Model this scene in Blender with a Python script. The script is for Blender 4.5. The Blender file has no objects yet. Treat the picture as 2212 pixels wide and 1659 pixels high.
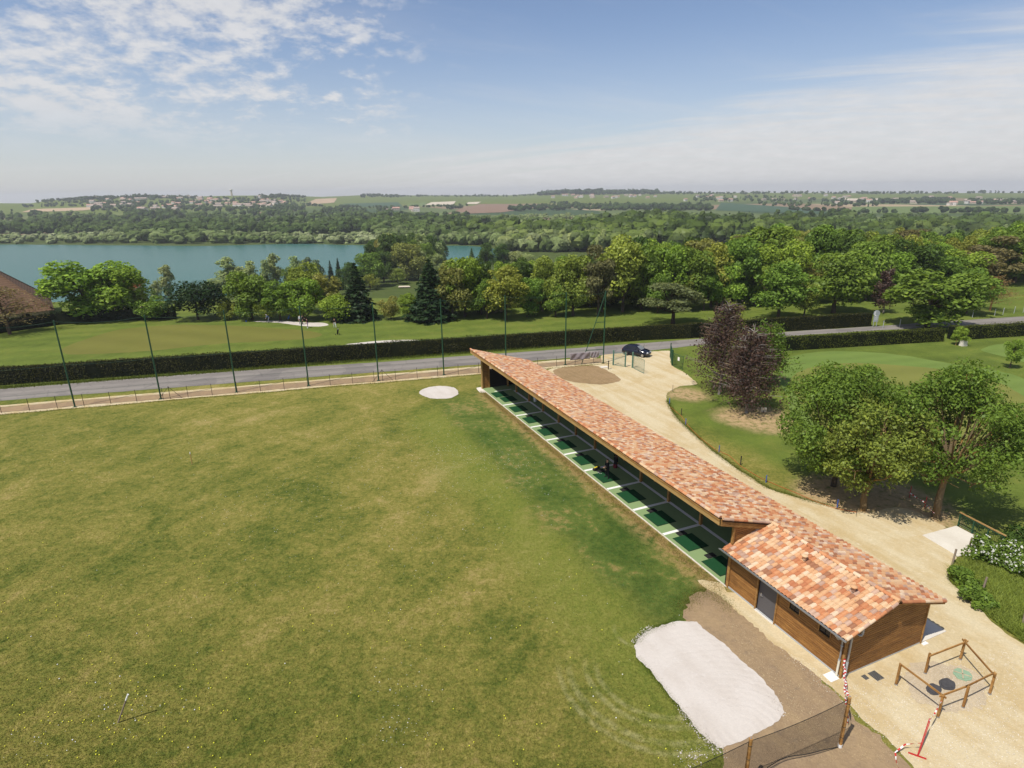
import bpy, bmesh, math, random
import numpy as np
from mathutils import Vector, Matrix
R = math.radians
sc = bpy.context.scene
col = sc.collection
rng = np.random.default_rng(7)
random.seed(7)

# ------------------------------------------------------------------ camera
W, HH, FPX, HY, ROLL, CAMZ = 2212.0, 1659.0, 1290.0, 418.0, R(-0.7), 22.0
PITCH = math.atan((HH / 2 - HY) / FPX)
_f = np.array([0, math.cos(PITCH), -math.sin(PITCH)])
_r0 = np.array([1.0, 0, 0]); _u0 = np.array([0, math.sin(PITCH), math.cos(PITCH)])
CF = _f; CR = math.cos(ROLL) * _r0 + math.sin(ROLL) * _u0; CU = -math.sin(ROLL) * _r0 + math.cos(ROLL) * _u0
cam_d = bpy.data.cameras.new('camera'); cam = bpy.data.objects.new('camera', cam_d); col.objects.link(cam)
cam_d.sensor_fit = 'HORIZONTAL'; cam_d.sensor_width = 36.0; cam_d.lens = 36.0 * FPX / W
cam_d.clip_start = 0.1; cam_d.clip_end = 40000
cam.matrix_world = Matrix(((CR[0], CU[0], -CF[0], 0), (CR[1], CU[1], -CF[1], 0), (CR[2], CU[2], -CF[2], CAMZ), (0, 0, 0, 1)))
sc.camera = cam

# ------------------------------------------------------------------ node helper
class NT:
    def __init__(s, nt): s.nt = nt
    def n(s, t, **kw):
        nd = s.nt.nodes.new(t)
        for k, v in kw.items(): setattr(nd, k, v)
        return nd
    def put(s, sock, v):
        if v is None: return
        if hasattr(v, 'is_output'): s.nt.links.new(v, sock)
        else:
            if isinstance(v, (tuple, list)) and len(v) == 3 and sock.type == 'RGBA': v = (*v, 1)
            sock.default_value = v
    def m(s, op, a, b=None, c=None, clamp=False):
        nd = s.n('ShaderNodeMath', operation=op, use_clamp=clamp)
        for i, v in enumerate((a, b, c)): s.put(nd.inputs[i], v)
        return nd.outputs[0]
    def vm(s, op, a, b=None, out=0):
        nd = s.n('ShaderNodeVectorMath', operation=op)
        s.put(nd.inputs[0], a)
        if b is not None:
            if op == 'SCALE': s.put(nd.inputs['Scale'], b)
            else: s.put(nd.inputs[1], b)
        return nd.outputs[out]
    def mix(s, f, a, b, mode='MIX'):
        nd = s.n('ShaderNodeMix', data_type='RGBA', blend_type=mode)
        s.put(nd.inputs[0], f); s.put(nd.inputs[6], a); s.put(nd.inputs[7], b)
        return nd.outputs[2]
    def noise(s, vec, scale, detail=3, rough=0.55, dist=0.0):
        nd = s.n('ShaderNodeTexNoise'); s.put(nd.inputs['Vector'], vec)
        nd.inputs['Scale'].default_value = scale; nd.inputs['Detail'].default_value = detail
        nd.inputs['Roughness'].default_value = rough; nd.inputs['Distortion'].default_value = dist
        return nd.outputs[0]
    def ss(s, v, a, b):          # smoothstep a..b
        nd = s.n('ShaderNodeMapRange', interpolation_type='SMOOTHSTEP')
        s.put(nd.inputs[0], v); nd.inputs[1].default_value = a; nd.inputs[2].default_value = b
        return nd.outputs[0]
    def ramp(s, f, stops, mode='LINEAR'):
        nd = s.n('ShaderNodeValToRGB'); s.put(nd.inputs[0], f); cr = nd.color_ramp; cr.interpolation = mode
        while len(cr.elements) < len(stops): cr.elements.new(0.5)
        for e, (p, c) in zip(cr.elements, stops): e.position = p; e.color = (*c, 1)
        return nd.outputs[0]
    def xyz(s, v):
        nd = s.n('ShaderNodeSeparateXYZ'); s.put(nd.inputs[0], v); return nd.outputs
    def cxyz(s, x, y, z):
        nd = s.n('ShaderNodeCombineXYZ')
        for i, v in enumerate((x, y, z)): s.put(nd.inputs[i], v)
        return nd.outputs[0]
    def pos(s): return s.n('ShaderNodeNewGeometry').outputs['Position']
    def obj(s): return s.n('ShaderNodeTexCoord').outputs['Object']

def L(r, g, b):                       # sRGB 0-255 -> linear
    return tuple((v / 255 / 12.92) if v / 255 <= .04045 else ((v / 255 + .055) / 1.055) ** 2.4 for v in (r, g, b))

# ------------------------------------------------------------------ world, sun, exposure
SUN_EL, SHADOW_AZ = R(60), R(43)      # shadows fall towards +x +y
to_sun = Vector((-math.cos(SHADOW_AZ) * math.cos(SUN_EL), -math.sin(SHADOW_AZ) * math.cos(SUN_EL), math.sin(SUN_EL)))
world = bpy.data.worlds.new('World'); sc.world = world; world.use_nodes = True
wn = NT(world.node_tree); world.node_tree.nodes.clear()
sky = wn.n('ShaderNodeTexSky', sky_type='NISHITA'); sky.sun_disc = False
sky.sun_elevation = SUN_EL; sky.sun_rotation = math.atan2(to_sun.x, to_sun.y)
sky.altitude = 100; sky.air_density = 1.0; sky.dust_density = 0.35; sky.ozone_density = 2.2
SKY = 0.112
d = wn.n('ShaderNodeTexCoord').outputs['Generated']
dx, dy, dz = wn.xyz(d)
zz = wn.m('MAXIMUM', dz, 0.0)
az = wn.m('DIVIDE', dx, wn.m('ADD', wn.m('ABSOLUTE', dy), 0.3))      # bearing: west < 0 < east
den = wn.m('ADD', zz, 0.16)
pl = wn.cxyz(wn.m('DIVIDE', dx, den), wn.m('DIVIDE', dy, den), 0.0)
pl2 = wn.cxyz(wn.m('DIVIDE', dx, wn.m('ADD', zz, .30)), wn.m('DIVIDE', dy, wn.m('ADD', zz, .30)), 0.0)
def rot(v, a):
    r_ = wn.n('ShaderNodeVectorRotate', rotation_type='Z_AXIS'); wn.put(r_.inputs[0], v); r_.inputs['Angle'].default_value = R(a); return r_.outputs[0]
# broken cumulus in drifting rows
rows = wn.noise(wn.vm('MULTIPLY', rot(pl2, -38), (.7, 1.25, 1)), 2.6, 4, .55, .4)
puff = wn.noise(wn.vm('ADD', pl2, (3.1, 7.7, 0)), 11.0, 10, .62, .1)
west = wn.ss(az, -.02, -.20)
dens = wn.m('ADD', wn.m('ADD', wn.m('MULTIPLY', rows, .70), wn.m('MULTIPLY', puff, .78)), wn.m('MULTIPLY', west, .13))
cum = wn.m('MULTIPLY', wn.ss(dens, .765, 1.0), wn.ss(zz, .045, .13))
cum = wn.m('MULTIPLY', cum, west)
# a broad veil of thin high cloud
fib = wn.noise(wn.vm('MULTIPLY', rot(pl, 24), (.32, 1.5, 1)), 2.0, 9, .62, .5)
edge = wn.m('ADD', wn.m('SUBTRACT', az, wn.m('MULTIPLY', zz, 4.8)), .30)
bank = wn.ss(wn.m('ADD', edge, wn.m('MULTIPLY', wn.m('SUBTRACT', fib, .5), .95)), -.12, .26)
curd = wn.noise(wn.vm('MULTIPLY', rot(pl, 24), (.6, 1.6, 1)), 5.5, 8, .65, .3)
bank = wn.m('MULTIPLY', bank, wn.m('ADD', .66, wn.m('MULTIPLY', wn.ss(curd, .35, .65), .26)))
streak = wn.ss(wn.noise(wn.vm('MULTIPLY', rot(pl, -20), (.25, 1.2, 1)), 1.6, 7, .6, .4), .46, .80)
thin = wn.m('MAXIMUM', wn.m('MULTIPLY', bank, 1.0), wn.m('MULTIPLY', streak, .30))
cl = wn.m('MAXIMUM', wn.m('MULTIPLY', cum, .88), thin, clamp=True)
skyc = wn.vm('MULTIPLY', wn.vm('SCALE', sky.outputs[0], SKY), (1.05, .99, 1.03))
low = wn.m('POWER', wn.m('SUBTRACT', 1.0, wn.m('MINIMUM', wn.m('MULTIPLY', zz, 4.2), 1.0)), 1.5)
skyc = wn.mix(wn.m('MULTIPLY', low, .70), skyc, (.60, .625, .66))
rgbn = wn.n('ShaderNodeRGB'); rgbn.outputs[0].default_value = (.73, .725, .73, 1)
cloudc = wn.vm('SCALE', rgbn.outputs[0], wn.m('ADD', .88, wn.m('MULTIPLY', puff, .26)))
skyc = wn.mix(cl, skyc, cloudc)
bg = wn.n('ShaderNodeBackground'); wn.put(bg.inputs[0], skyc); bg.inputs[1].default_value = 1.0
wo = wn.n('ShaderNodeOutputWorld'); world.node_tree.links.new(bg.outputs[0], wo.inputs[0])

sun_d = bpy.data.lights.new('sun', 'SUN'); sun = bpy.data.objects.new('sun', sun_d); col.objects.link(sun)
sun_d.energy = 4.8; sun_d.angle = R(0.53); sun_d.color = (1.0, 0.955, 0.88)
sun.rotation_euler = to_sun.to_track_quat('Z', 'Y').to_euler(); sun.location = (-60, -60, 120)
vs = sc.view_settings; vs.view_transform = 'Standard'; vs.look = 'None'; vs.gamma = 1; vs.use_curve_mapping = False
vs.exposure = 0.0
sc.cycles.max_bounces = 6; sc.cycles.transparent_max_bounces = 12; sc.cycles.use_denoising = True
sc.cycles.diffuse_bounces = 3; sc.cycles.volume_bounces = 0

# ------------------------------------------------------------------ places in the scene
def ray(x, y): return CF + CR * ((x - W / 2) / FPX) - CU * ((y - HH / 2) / FPX)
def G(x, y, z=0.0):                   # image point (2212 wide frame) -> point on the level z
    v = ray(x, y); t = (z - CAMZ) / v[2]; return np.array([v[0] * t, v[1] * t, z])
def proj(p):
    v = np.asarray(p, float) - [0, 0, CAMZ]; k = v @ CF
    return np.array([W / 2 + FPX * (v @ CR) / k, HH / 2 - FPX * (v @ CU) / k])
def tall(g, topy):                    # height of a thing standing at g whose top shows at image row topy
    lo, hi = 0.0, 80.0
    for _ in range(40):
        m = (lo + hi) / 2
        if proj(g + np.array([0, 0, m]))[1] > topy: lo = m
        else: hi = m
    return lo
def sstep(x): x = np.clip(x, 0, 1); return x * x * (3 - 2 * x)
SKYX = np.array([-400, 0, 70, 110, 200, 300, 420, 500, 600, 700, 800, 900, 1000, 1100, 1200, 1400, 1500, 1700, 1900, 2212, 2700], float)
SKYY = np.array([440, 437, 437, 432, 427, 424, 425, 423, 422, 425, 421, 422, 422, 422, 416, 415, 416, 415.5, 415.5, 413.5, 411], float)
def hz(x, y):                         # height of the land
    x = np.asarray(x, float); y = np.asarray(y, float)
    S = 124 + .33 * np.maximum(0, x)
    z = -15 * sstep((y - S) / 95)
    dd = np.hypot(x, y); px = np.clip(1106 + 1290 * x / np.maximum(y, 1) / math.cos(PITCH), -400, 2700)
    Dr = np.interp(px, [0, 600, 760, 2212], [2300, 2400, 3000, 3300])
    zr = 22 + ((418 + (1106 - px) * .01222) - np.interp(px, SKYX, SKYY)) / 1290 * Dr * .955
    s = np.clip((dd - 1100) / (Dr - 1100), 0, 1)
    up = np.where(y > 0, (zr + 15) * s ** 1.25, 0)
    up = up + np.where(y > 0, 1, 0) * s * (1 - s) * 14 * np.sin(x / 310.0 + 1) * np.sin(dd / 260.0)
    back = np.where((dd > Dr) & (y > 0), (dd - Dr) * .03, 0)
    return z + up - np.minimum(back, 120)
TSTEPS = 60.0 * 1.008 ** np.arange(640)
def T(px, py):                        # image point -> point on the land
    v = ray(px, py); t = TSTEPS
    for _ in range(2):
        g = CAMZ + v[2] * t - hz(v[0] * t, v[1] * t); k = np.flatnonzero(g <= 0)
        if len(k) == 0: return None
        i = max(int(k[0]), 1); t = np.linspace(t[i - 1], t[i], 24)
    g = CAMZ + v[2] * t - hz(v[0] * t, v[1] * t); k = np.flatnonzero(g <= 0); tt = t[int(k[0])] if len(k) else t[-1]
    x, y = v[0] * tt, v[1] * tt; return np.array([x, y, float(hz(x, y))])

# ------------------------------------------------------------------ mesh helpers
def tag(o, label=None, cat=None, group=None, kind=None):
    for k, v in (('label', label), ('category', cat), ('group', group), ('kind', kind)):
        if v: o[k] = v
    return o
def link(name, me, parent=None, loc=None, rot=None):
    o = bpy.data.objects.new(name, me); col.objects.link(o)
    if parent is not None: o.parent = parent
    if loc is not None: o.location = loc
    if rot is not None: o.rotation_euler = rot
    return o
def empty(name, loc=(0, 0, 0), rz=0.0):
    o = link(name, None, None, loc, (0, 0, rz)); o.empty_display_size = .3; return o
def np_mesh(name, V, F, mat=None, smooth=False):
    me = bpy.data.meshes.new(name); V = np.asarray(V, np.float32); F = np.asarray(F, np.int32)
    k = F.shape[1]; me.vertices.add(len(V)); me.vertices.foreach_set('co', V.ravel())
    me.loops.add(F.size); me.loops.foreach_set('vertex_index', F.ravel())
    me.polygons.add(len(F)); me.polygons.foreach_set('loop_start', np.arange(0, F.size, k, dtype=np.int32))
    me.polygons.foreach_set('loop_total', np.full(len(F), k, np.int32))
    me.update(calc_edges=True); me.validate()
    me.polygons.foreach_set('use_smooth', np.full(len(me.polygons), bool(smooth)))
    if mat: me.materials.append(mat)
    return me
class MB:
    def __init__(s): s.v = []; s.f = []; s.sm = []; s.mi = []; s.cur = 0
    def add(s, vs, fs, smooth=False):
        b = len(s.v); s.v += [tuple(map(float, v)) for v in vs]
        for f in fs: s.f.append(tuple(i + b for i in f)); s.sm.append(smooth); s.mi.append(s.cur)
        return s
    def box(s, c, size, rz=0.0, rot=None, taper=1.0):
        hx, hy, hzz = [k / 2 for k in size]; vs = []
        for z, k in ((-hzz, 1), (hzz, taper)):
            for x, y in ((-hx, -hy), (hx, -hy), (hx, hy), (-hx, hy)): vs.append(Vector((x * k, y * k, z)))
        m = (rot if rot is not None else Matrix.Rotation(rz, 3, 'Z'))
        vs = [m @ v + Vector(c) for v in vs]
        return s.add(vs, [(3, 2, 1, 0), (4, 5, 6, 7), (0, 1, 5, 4), (1, 2, 6, 5), (2, 3, 7, 6), (3, 0, 4, 7)])
    def bx(s, a, b):
        return s.box([(p + q) / 2 for p, q in zip(a, b)], [abs(q - p) for p, q in zip(a, b)])
    def tube(s, pts, rad, n=8, cap=True, smooth=True):
        pts = [Vector(p) for p in pts]; N = len(pts)
        if not hasattr(rad, '__len__'): rad = [rad] * N
        rings = []; up = Vector((0, 0, 1))
        for i, p in enumerate(pts):
            t = (pts[min(i + 1, N - 1)] - pts[max(i - 1, 0)]).normalized()
            a = t.cross(up if abs(t.z) < .95 else Vector((1, 0, 0))).normalized(); b = t.cross(a)
            rings.append([p + (a * math.cos(2 * math.pi * k / n) + b * math.sin(2 * math.pi * k / n)) * rad[i] for k in range(n)])
        vs = [v for r_ in rings for v in r_]; fs = []
        for i in range(N - 1):
            for k in range(n):
                k2 = (k + 1) % n; fs.append((i * n + k, i * n + k2, (i + 1) * n + k2, (i + 1) * n + k))
        s.add(vs, fs, smooth)
        if cap: s.add(rings[0], [tuple(range(n))]); s.add(rings[-1], [tuple(range(n))[::-1]])
        return s
    def lathe(s, prof, n=12, c=(0, 0, 0), smooth=True):
        vs = []; fs = []
        for r_, z in prof:
            for k in range(n): vs.append((c[0] + r_ * math.cos(2 * math.pi * k / n), c[1] + r_ * math.sin(2 * math.pi * k / n), c[2] + z))
        for i in range(len(prof) - 1):
            for k in range(n): fs.append((i * n + k, i * n + (k + 1) % n, (i + 1) * n + (k + 1) % n, (i + 1) * n + k))
        s.add(vs, fs, smooth); m = len(prof) - 1
        s.add([vs[k] for k in range(n)], [tuple(range(n))[::-1]]); s.add([vs[m * n + k] for k in range(n)], [tuple(range(n))])
        return s
    def poly(s, pts): return s.add(pts, [tuple(range(len(pts)))])
    def prism(s, pts2, z0, z1):
        n = len(pts2); vs = [(x, y, z0) for x, y in pts2] + [(x, y, z1) for x, y in pts2]
        return s.add(vs, [tuple(range(n))[::-1], tuple(range(n, 2 * n))] + [(i, (i + 1) % n, n + (i + 1) % n, n + i) for i in range(n)])
    def mesh(s, name, mats):
        me = bpy.data.meshes.new(name); me.from_pydata(s.v, [], s.f)
        for m in (mats if isinstance(mats, (list, tuple)) else [mats]): me.materials.append(m)
        me.polygons.foreach_set('use_smooth', s.sm); me.polygons.foreach_set('material_index', s.mi); me.update(); return me
    def build(s, name, mats, parent=None, loc=None, rot=None):
        return link(name, s.mesh(name, mats), parent, loc, rot)
def copy_tree(o, parent=None):
    c = o.copy(); col.objects.link(c); c.parent = parent
    for ch in list(o.children): copy_tree(ch, c)
    return c

# ------------------------------------------------------------------ materials
MATS = {}
def material(name, fn, rough=.8, spec=.3, disp=None):
    m = bpy.data.materials.new(name); m.use_nodes = True; nt = NT(m.node_tree)
    b = m.node_tree.nodes['Principled BSDF']; b.inputs['Roughness'].default_value = rough
    b.inputs['Specular IOR Level'].default_value = spec
    r = fn(nt, b)
    if r is not None: nt.put(b.inputs['Base Color'], r)
    MATS[name] = m; return m
def bump(nt, b, h, strength=.4, dist=.02):
    n = nt.n('ShaderNodeBump'); n.inputs['Strength'].default_value = strength; n.inputs['Distance'].default_value = dist
    nt.put(n.inputs['Height'], h); nt.put(b.inputs['Normal'], n.outputs[0])
def plain(name, c, rough=.6, spec=.4, var=.12, scale=3.0, metal=0.0):
    def fn(nt, b):
        b.inputs['Metallic'].default_value = metal
        f = nt.noise(nt.obj(), scale, 4)
        k = nt.m('ADD', 1 - var, nt.m('MULTIPLY', f, 2 * var))
        return nt.vm('SCALE', tuple(c), k)
    return material(name, fn, rough, spec)
# building frame: x = along the bays (towards the shed), y = from the tee line to the back wall
BO = np.array([-3.52, 67.21, 0.0]); BANG = R(-67.10)
BD = np.array([math.cos(BANG), math.sin(BANG), 0]); BN = np.array([-math.sin(BANG), math.cos(BANG), 0])
def B(t, n, z=0.0): return BO + BD * t + BN * n + np.array([0, 0, z])
# fence line along the road
FA = np.array([-48.5, 62.5]); FB = np.array([12.4, 77.9]); FU = (FB - FA) / np.linalg.norm(FB - FA); FN = np.array([-FU[1], FU[0]])
def FL(a, off=0.0, z=0.0): p = FA + FU * a + FN * off; return np.array([p[0], p[1], z])

def dotp(nt, p, v, o):
    return nt.vm('DOT_PRODUCT', nt.vm('SUBTRACT', p, tuple(o)), tuple(v), out=1)
def blob(nt, p, c, r, soft, nz):      # soft-edged patch with a ragged border
    dd = nt.vm('LENGTH', nt.vm('SUBTRACT', p, tuple(c)), out=1)
    return nt.ss(nt.m('ADD', dd, nt.m('MULTIPLY', nt.m('SUBTRACT', nz, .5), soft * 2.2)), r + soft, r - soft)

def ground_fn(nt, b):
    p = nt.pos(); px, py, pz = nt.xyz(p)
    n1 = nt.noise(p, .045, 4, .6, .6); n2 = nt.noise(p, .22, 5, .65, .8); n3 = nt.noise(p, 1.7, 5, .7); n4 = nt.noise(p, 11., 3, .7)
    n5 = nt.noise(p, 45., 2, .6); n7 = nt.noise(p, 5.0, 4, .75)
    st = nt.n('ShaderNodeVectorRotate', rotation_type='Z_AXIS'); nt.put(st.inputs[0], p); st.inputs['Angle'].default_value = R(-52)
    n6 = nt.noise(nt.vm('MULTIPLY', st.outputs[0], (.10, .55, 1)), .8, 4, .6, .5)
    f = nt.m('ADD', nt.m('MULTIPLY', n1, .36), nt.m('ADD', nt.m('MULTIPLY', n2, .42), nt.m('MULTIPLY', n6, .22)))
    f = nt.m('ADD', f, nt.m('ADD', nt.m('MULTIPLY', nt.m('SUBTRACT', n3, .5), .42), nt.m('MULTIPLY', nt.m('SUBTRACT', n7, .5), .34)))
    grass = nt.ramp(f, [(.34, L(71, 85, 31)), (.44, L(102, 105, 45)), (.54, L(126, 120, 58)), (.68, L(155, 138, 86))])
    # irrigated band in front of the bays
    nl = dotp(nt, p, BN, BO); tl = dotp(nt, p, BD, BO)
    nlw = nt.m('ADD', nl, nt.m('MULTIPLY', nt.m('SUBTRACT', n2, .5), 5.0))
    band = nt.m('MULTIPLY', nt.ss(nlw, -7.4, -5.2), nt.ss(nlw, -.3, -1.7))
    band = nt.m('MULTIPLY', band, nt.m('MULTIPLY', nt.ss(tl, -2., 6.), nt.ss(tl, 45., 40.)))
    light = nt.m('MULTIPLY', nt.ss(nlw, -13., -8.), nt.ss(nlw, -5.6, -7.0))
    light = nt.m('MULTIPLY', light, nt.m('MULTIPLY', nt.ss(tl, 0., 8.), nt.ss(tl, 58., 46.)))
    grass = nt.mix(nt.m('MULTIPLY', light, .5), grass, L(104, 118, 46))
    green2 = nt.ramp(nt.m('ADD', n2, nt.m('MULTIPLY', nt.m('SUBTRACT', n3, .5), .9)), [(.3, L(50, 78, 30)), (.55, L(76, 100, 42)), (.72, L(134, 120, 72))])
    grass = nt.mix(nt.m('MULTIPLY', band, nt.m('ADD', .45, nt.m('MULTIPLY', nt.ss(n7, .3, .65), .45))), grass, green2)
    dry = nt.m('MULTIPLY', nt.ss(nl, -2.2, -.6), nt.m('MULTIPLY', nt.ss(nl, 1., 0.), nt.m('MULTIPLY', nt.ss(tl, 0, 3.), nt.ss(tl, 43., 41.))))
    grass = nt.mix(nt.m('MULTIPLY', dry, nt.ss(n3, .35, .6)), grass, L(150, 128, 84))
    # pale worn wheel marks and clover by the sand heap
    for c, r_, w in ((G(1420, 1440), 3.0, .10), (G(1420, 1440), 3.5, .10), (G(1420, 1440), 4.3, .12), (G(1420, 1440), 4.8, .10), (G(1380, 1360), 1.3, .08)):
        dd = nt.vm('LENGTH', nt.vm('SUBTRACT', p, tuple(c)), out=1)
        ring = nt.ss(nt.m('ABSOLUTE', nt.m('SUBTRACT', dd, r_)), w * 2.2, w * .4)
        side = nt.ss(nt.m('ADD', py, nt.m('MULTIPLY', n1, 1.0)), c[1] + 1.6, c[1] - 1.0)
        grass = nt.mix(nt.m('MULTIPLY', ring, nt.m('MULTIPLY', side, nt.m('MULTIPLY', nt.ss(n3, .3, .7), .55))), grass, L(162, 158, 112))
    # clover / daisy dusting in the middle of the range
    cl = nt.m('MULTIPLY', nt.ss(n4, .60, .70), nt.ss(n2, .50, .66))
    cl = nt.m('MULTIPLY', cl, nt.ss(py, 34., 46.))
    cl = nt.m('MULTIPLY', cl, nt.ss(py, 66., 58.))
    grass = nt.mix(nt.m('MULTIPLY', cl, .75), grass, L(176, 180, 150))
    # mown fairways beyond the road and east of the drive: greener, striped
    off = dotp(nt, p, (FN[0], FN[1], 0), (FA[0], FA[1], 0)); al = dotp(nt, p, (FU[0], FU[1], 0), (FA[0], FA[1], 0))
    fair = nt.m('MAXIMUM', nt.ss(off, 3., 6.), nt.m('MULTIPLY', nt.ss(nl, 13., 17.), nt.ss(tl, 50., 40.)))
    w = nt.m('SINE', nt.m('MULTIPLY', nt.m('ADD', off, nt.m('MULTIPLY', n1, 3.0)), 1.35))
    fw = nt.ramp(nt.m('ADD', nt.m('MULTIPLY', n2, .5), nt.m('ADD', nt.m('MULTIPLY', n3, .28), nt.m('MULTIPLY', n1, .3))), [(.3, L(66, 82, 31)), (.55, L(96, 109, 44)), (.78, L(122, 121, 58))])
    fw = nt.vm('SCALE', fw, nt.m('ADD', 1.0, nt.m('MULTIPLY', w, .07)))
    grass = nt.mix(fair, grass, fw)
    # bare earth under and beside the trees of the island lawn
    soil = nt.mix(n3, L(150, 124, 90), L(186, 160, 120))
    for c, r_ in ((G(1650, 905), 3.6), (G(1900, 1085), 4.6), (G(1480, 850), 2.4), (G(1830, 1070), 3.2), (G(1590, 900), 2.0), (G(2000, 1120), 2.0)):
        m = blob(nt, p, c, r_, 1.3, n2); grass = nt.mix(nt.m('MULTIPLY', m, nt.ss(n3, .25, .6)), grass, soil)
    # fine blade-scale variation
    fine = nt.m('ADD', .22, nt.m('ADD', nt.m('MULTIPLY', n7, .62), nt.m('ADD', nt.m('MULTIPLY', n4, .58), nt.m('MULTIPLY', n5, .34))))
    grass = nt.vm('SCALE', grass, fine)
    # open country: cultivated plots
    vo = nt.n('ShaderNodeTexVoronoi'); vo.inputs['Scale'].default_value = .0046
    nt.put(vo.inputs['Vector'], nt.vm('ADD', nt.vm('MULTIPLY', p, (1, .75, 0)), nt.vm('SCALE', nt.cxyz(n1, n1, 0), 30.)))
    vr = nt.xyz(vo.outputs['Color'])[0]
    plots = nt.ramp(vr, [(0, L(74, 88, 50)), (.2, L(90, 102, 58)), (.38, L(62, 80, 50)), (.52, L(106, 112, 70)), (.62, L(72, 86, 48)), (.70, L(134, 114, 90)), (.84, L(86, 98, 58)), (.93, L(160, 142, 112))], 'CONSTANT')
    wild = nt.mix(n2, L(56, 70, 32), L(88, 98, 50))
    dist = nt.vm('LENGTH', p, out=1)
    land = nt.mix(nt.ss(dist, 780., 820.), wild, plots)
    grass = nt.mix(nt.ss(nt.m('ADD', pz, 0.0), -3., -11.), grass, land)
    bump(nt, b, nt.m('ADD', n4, nt.m('MULTIPLY', n5, .6)), .55, .05)
    return grass
m_ground = material('grassland', ground_fn, .95, .1)

def gravel_fn(ca, cb, cc, big=.25, stone=26., st=.35, gr=1.0, rake=False):
    def fn(nt, b):
        p = nt.pos()
        n1 = nt.noise(p, big, 5, .6, .5); n2 = nt.noise(p, 2.2, 5, .7); n3 = nt.noise(p, stone, 3, .8)
        tr = nt.n('ShaderNodeVectorRotate', rotation_type='Z_AXIS'); nt.put(tr.inputs[0], p); tr.inputs['Angle'].default_value = -BANG
        n6 = nt.noise(nt.vm('MULTIPLY', tr.outputs[0], (.12, 1.0, 1)), .9, 4, .6, .3)
        c = nt.mix(nt.ss(nt.m('ADD', nt.m('MULTIPLY', n1, .5), nt.m('MULTIPLY', n6, .5)), .40, .62), ca, cb)
        c = nt.mix(nt.m('MULTIPLY', nt.ss(n2, .52, .74), .6), c, cc)
        vo = nt.n('ShaderNodeTexVoronoi'); vo.inputs['Scale'].default_value = stone * .55; nt.put(vo.inputs['Vector'], p)
        k = nt.m('ADD', 1.03 - .22 * gr, nt.m('ADD', nt.m('MULTIPLY', n3, .26 * gr), nt.m('MULTIPLY', nt.xyz(vo.outputs['Color'])[0], .18 * gr)))
        hgt = nt.m('ADD', n3, vo.outputs['Distance'])
        if rake:
            rr = nt.vm('LENGTH', nt.vm('SUBTRACT', nt.vm('ADD', p, nt.vm('SCALE', nt.cxyz(n1, n2, 0), .8)), tuple(G(1620, 1560))), out=1)
            hgt = nt.m('ADD', nt.m('MULTIPLY', hgt, .6), nt.m('MULTIPLY', nt.m('SINE', nt.m('MULTIPLY', rr, 17.)), nt.m('MULTIPLY', n2, 1.3)))
        bump(nt, b, hgt, st, .03)
        return nt.vm('SCALE', c, k)
    return fn
m_gravel = material('pale_gravel', gravel_fn(L(193, 178, 145), L(180, 159, 118), L(204, 191, 163), .25, 26., .3, .75), .95, .1)
m_dirt = material('brown_soil', gravel_fn(L(138, 117, 92), L(150, 128, 98), L(124, 108, 90), .3, 14., .5, .8), .95, .1)
m_sand = material('bunker_sand', gravel_fn(L(194, 186, 177), L(186, 177, 167), L(198, 191, 183), .4, 30., .22, .3, True), .95, .1)
m_mound = material('spread_soil', gravel_fn(L(146, 122, 90), L(134, 112, 80), L(158, 136, 102), .5, 9., .9), .95, .1)
m_pebble = material('pebbles', gravel_fn(L(180, 164, 138), L(190, 173, 144), L(150, 136, 118), .8, 34., .7), .95, .1)
m_concrete = material('pale_concrete', gravel_fn(L(208, 201, 188), L(198, 190, 176), L(214, 208, 198), .5, 40., .12, .4), .9, .2)
def asphalt_fn(nt, b):
    p = nt.pos(); n1 = nt.noise(p, .15, 5, .6, .5); n3 = nt.noise(p, 30., 3, .7)
    al = dotp(nt, p, (FN[0], FN[1], 0), (FA[0], FA[1], 0))
    tr = nt.m('POWER', nt.m('ABSOLUTE', nt.m('SINE', nt.m('MULTIPLY', nt.m('SUBTRACT', al, 4.8), 1.45))), 3.)
    c = nt.mix(nt.m('MULTIPLY', nt.m('ADD', nt.m('MULTIPLY', n1, .8), nt.m('MULTIPLY', tr, .3)), .9), L(108, 103, 98), L(146, 139, 131))
    pt = nt.ss(nt.noise(nt.vm('MULTIPLY', p, (.5, .5, 1)), .35, 2, .3), .60, .62); c = nt.mix(nt.m('MULTIPLY', pt, .35), c, L(96, 92, 90))
    ck = nt.n('ShaderNodeTexVoronoi', feature='DISTANCE_TO_EDGE'); ck.inputs['Scale'].default_value = .45; nt.put(ck.inputs['Vector'], nt.vm('ADD', p, nt.vm('SCALE', nt.cxyz(n3, n1, 0), .8))); c = nt.mix(nt.m('MULTIPLY', nt.ss(ck.outputs['Distance'], .02, .0), .45), c, L(82, 78, 76))
    bump(nt, b, n3, .2, .01)
    return nt.vm('SCALE', c, nt.m('ADD', .85, nt.m('MULTIPLY', n3, .3)))
m_asphalt = material('worn_asphalt', asphalt_fn, .9, .2)
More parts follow.
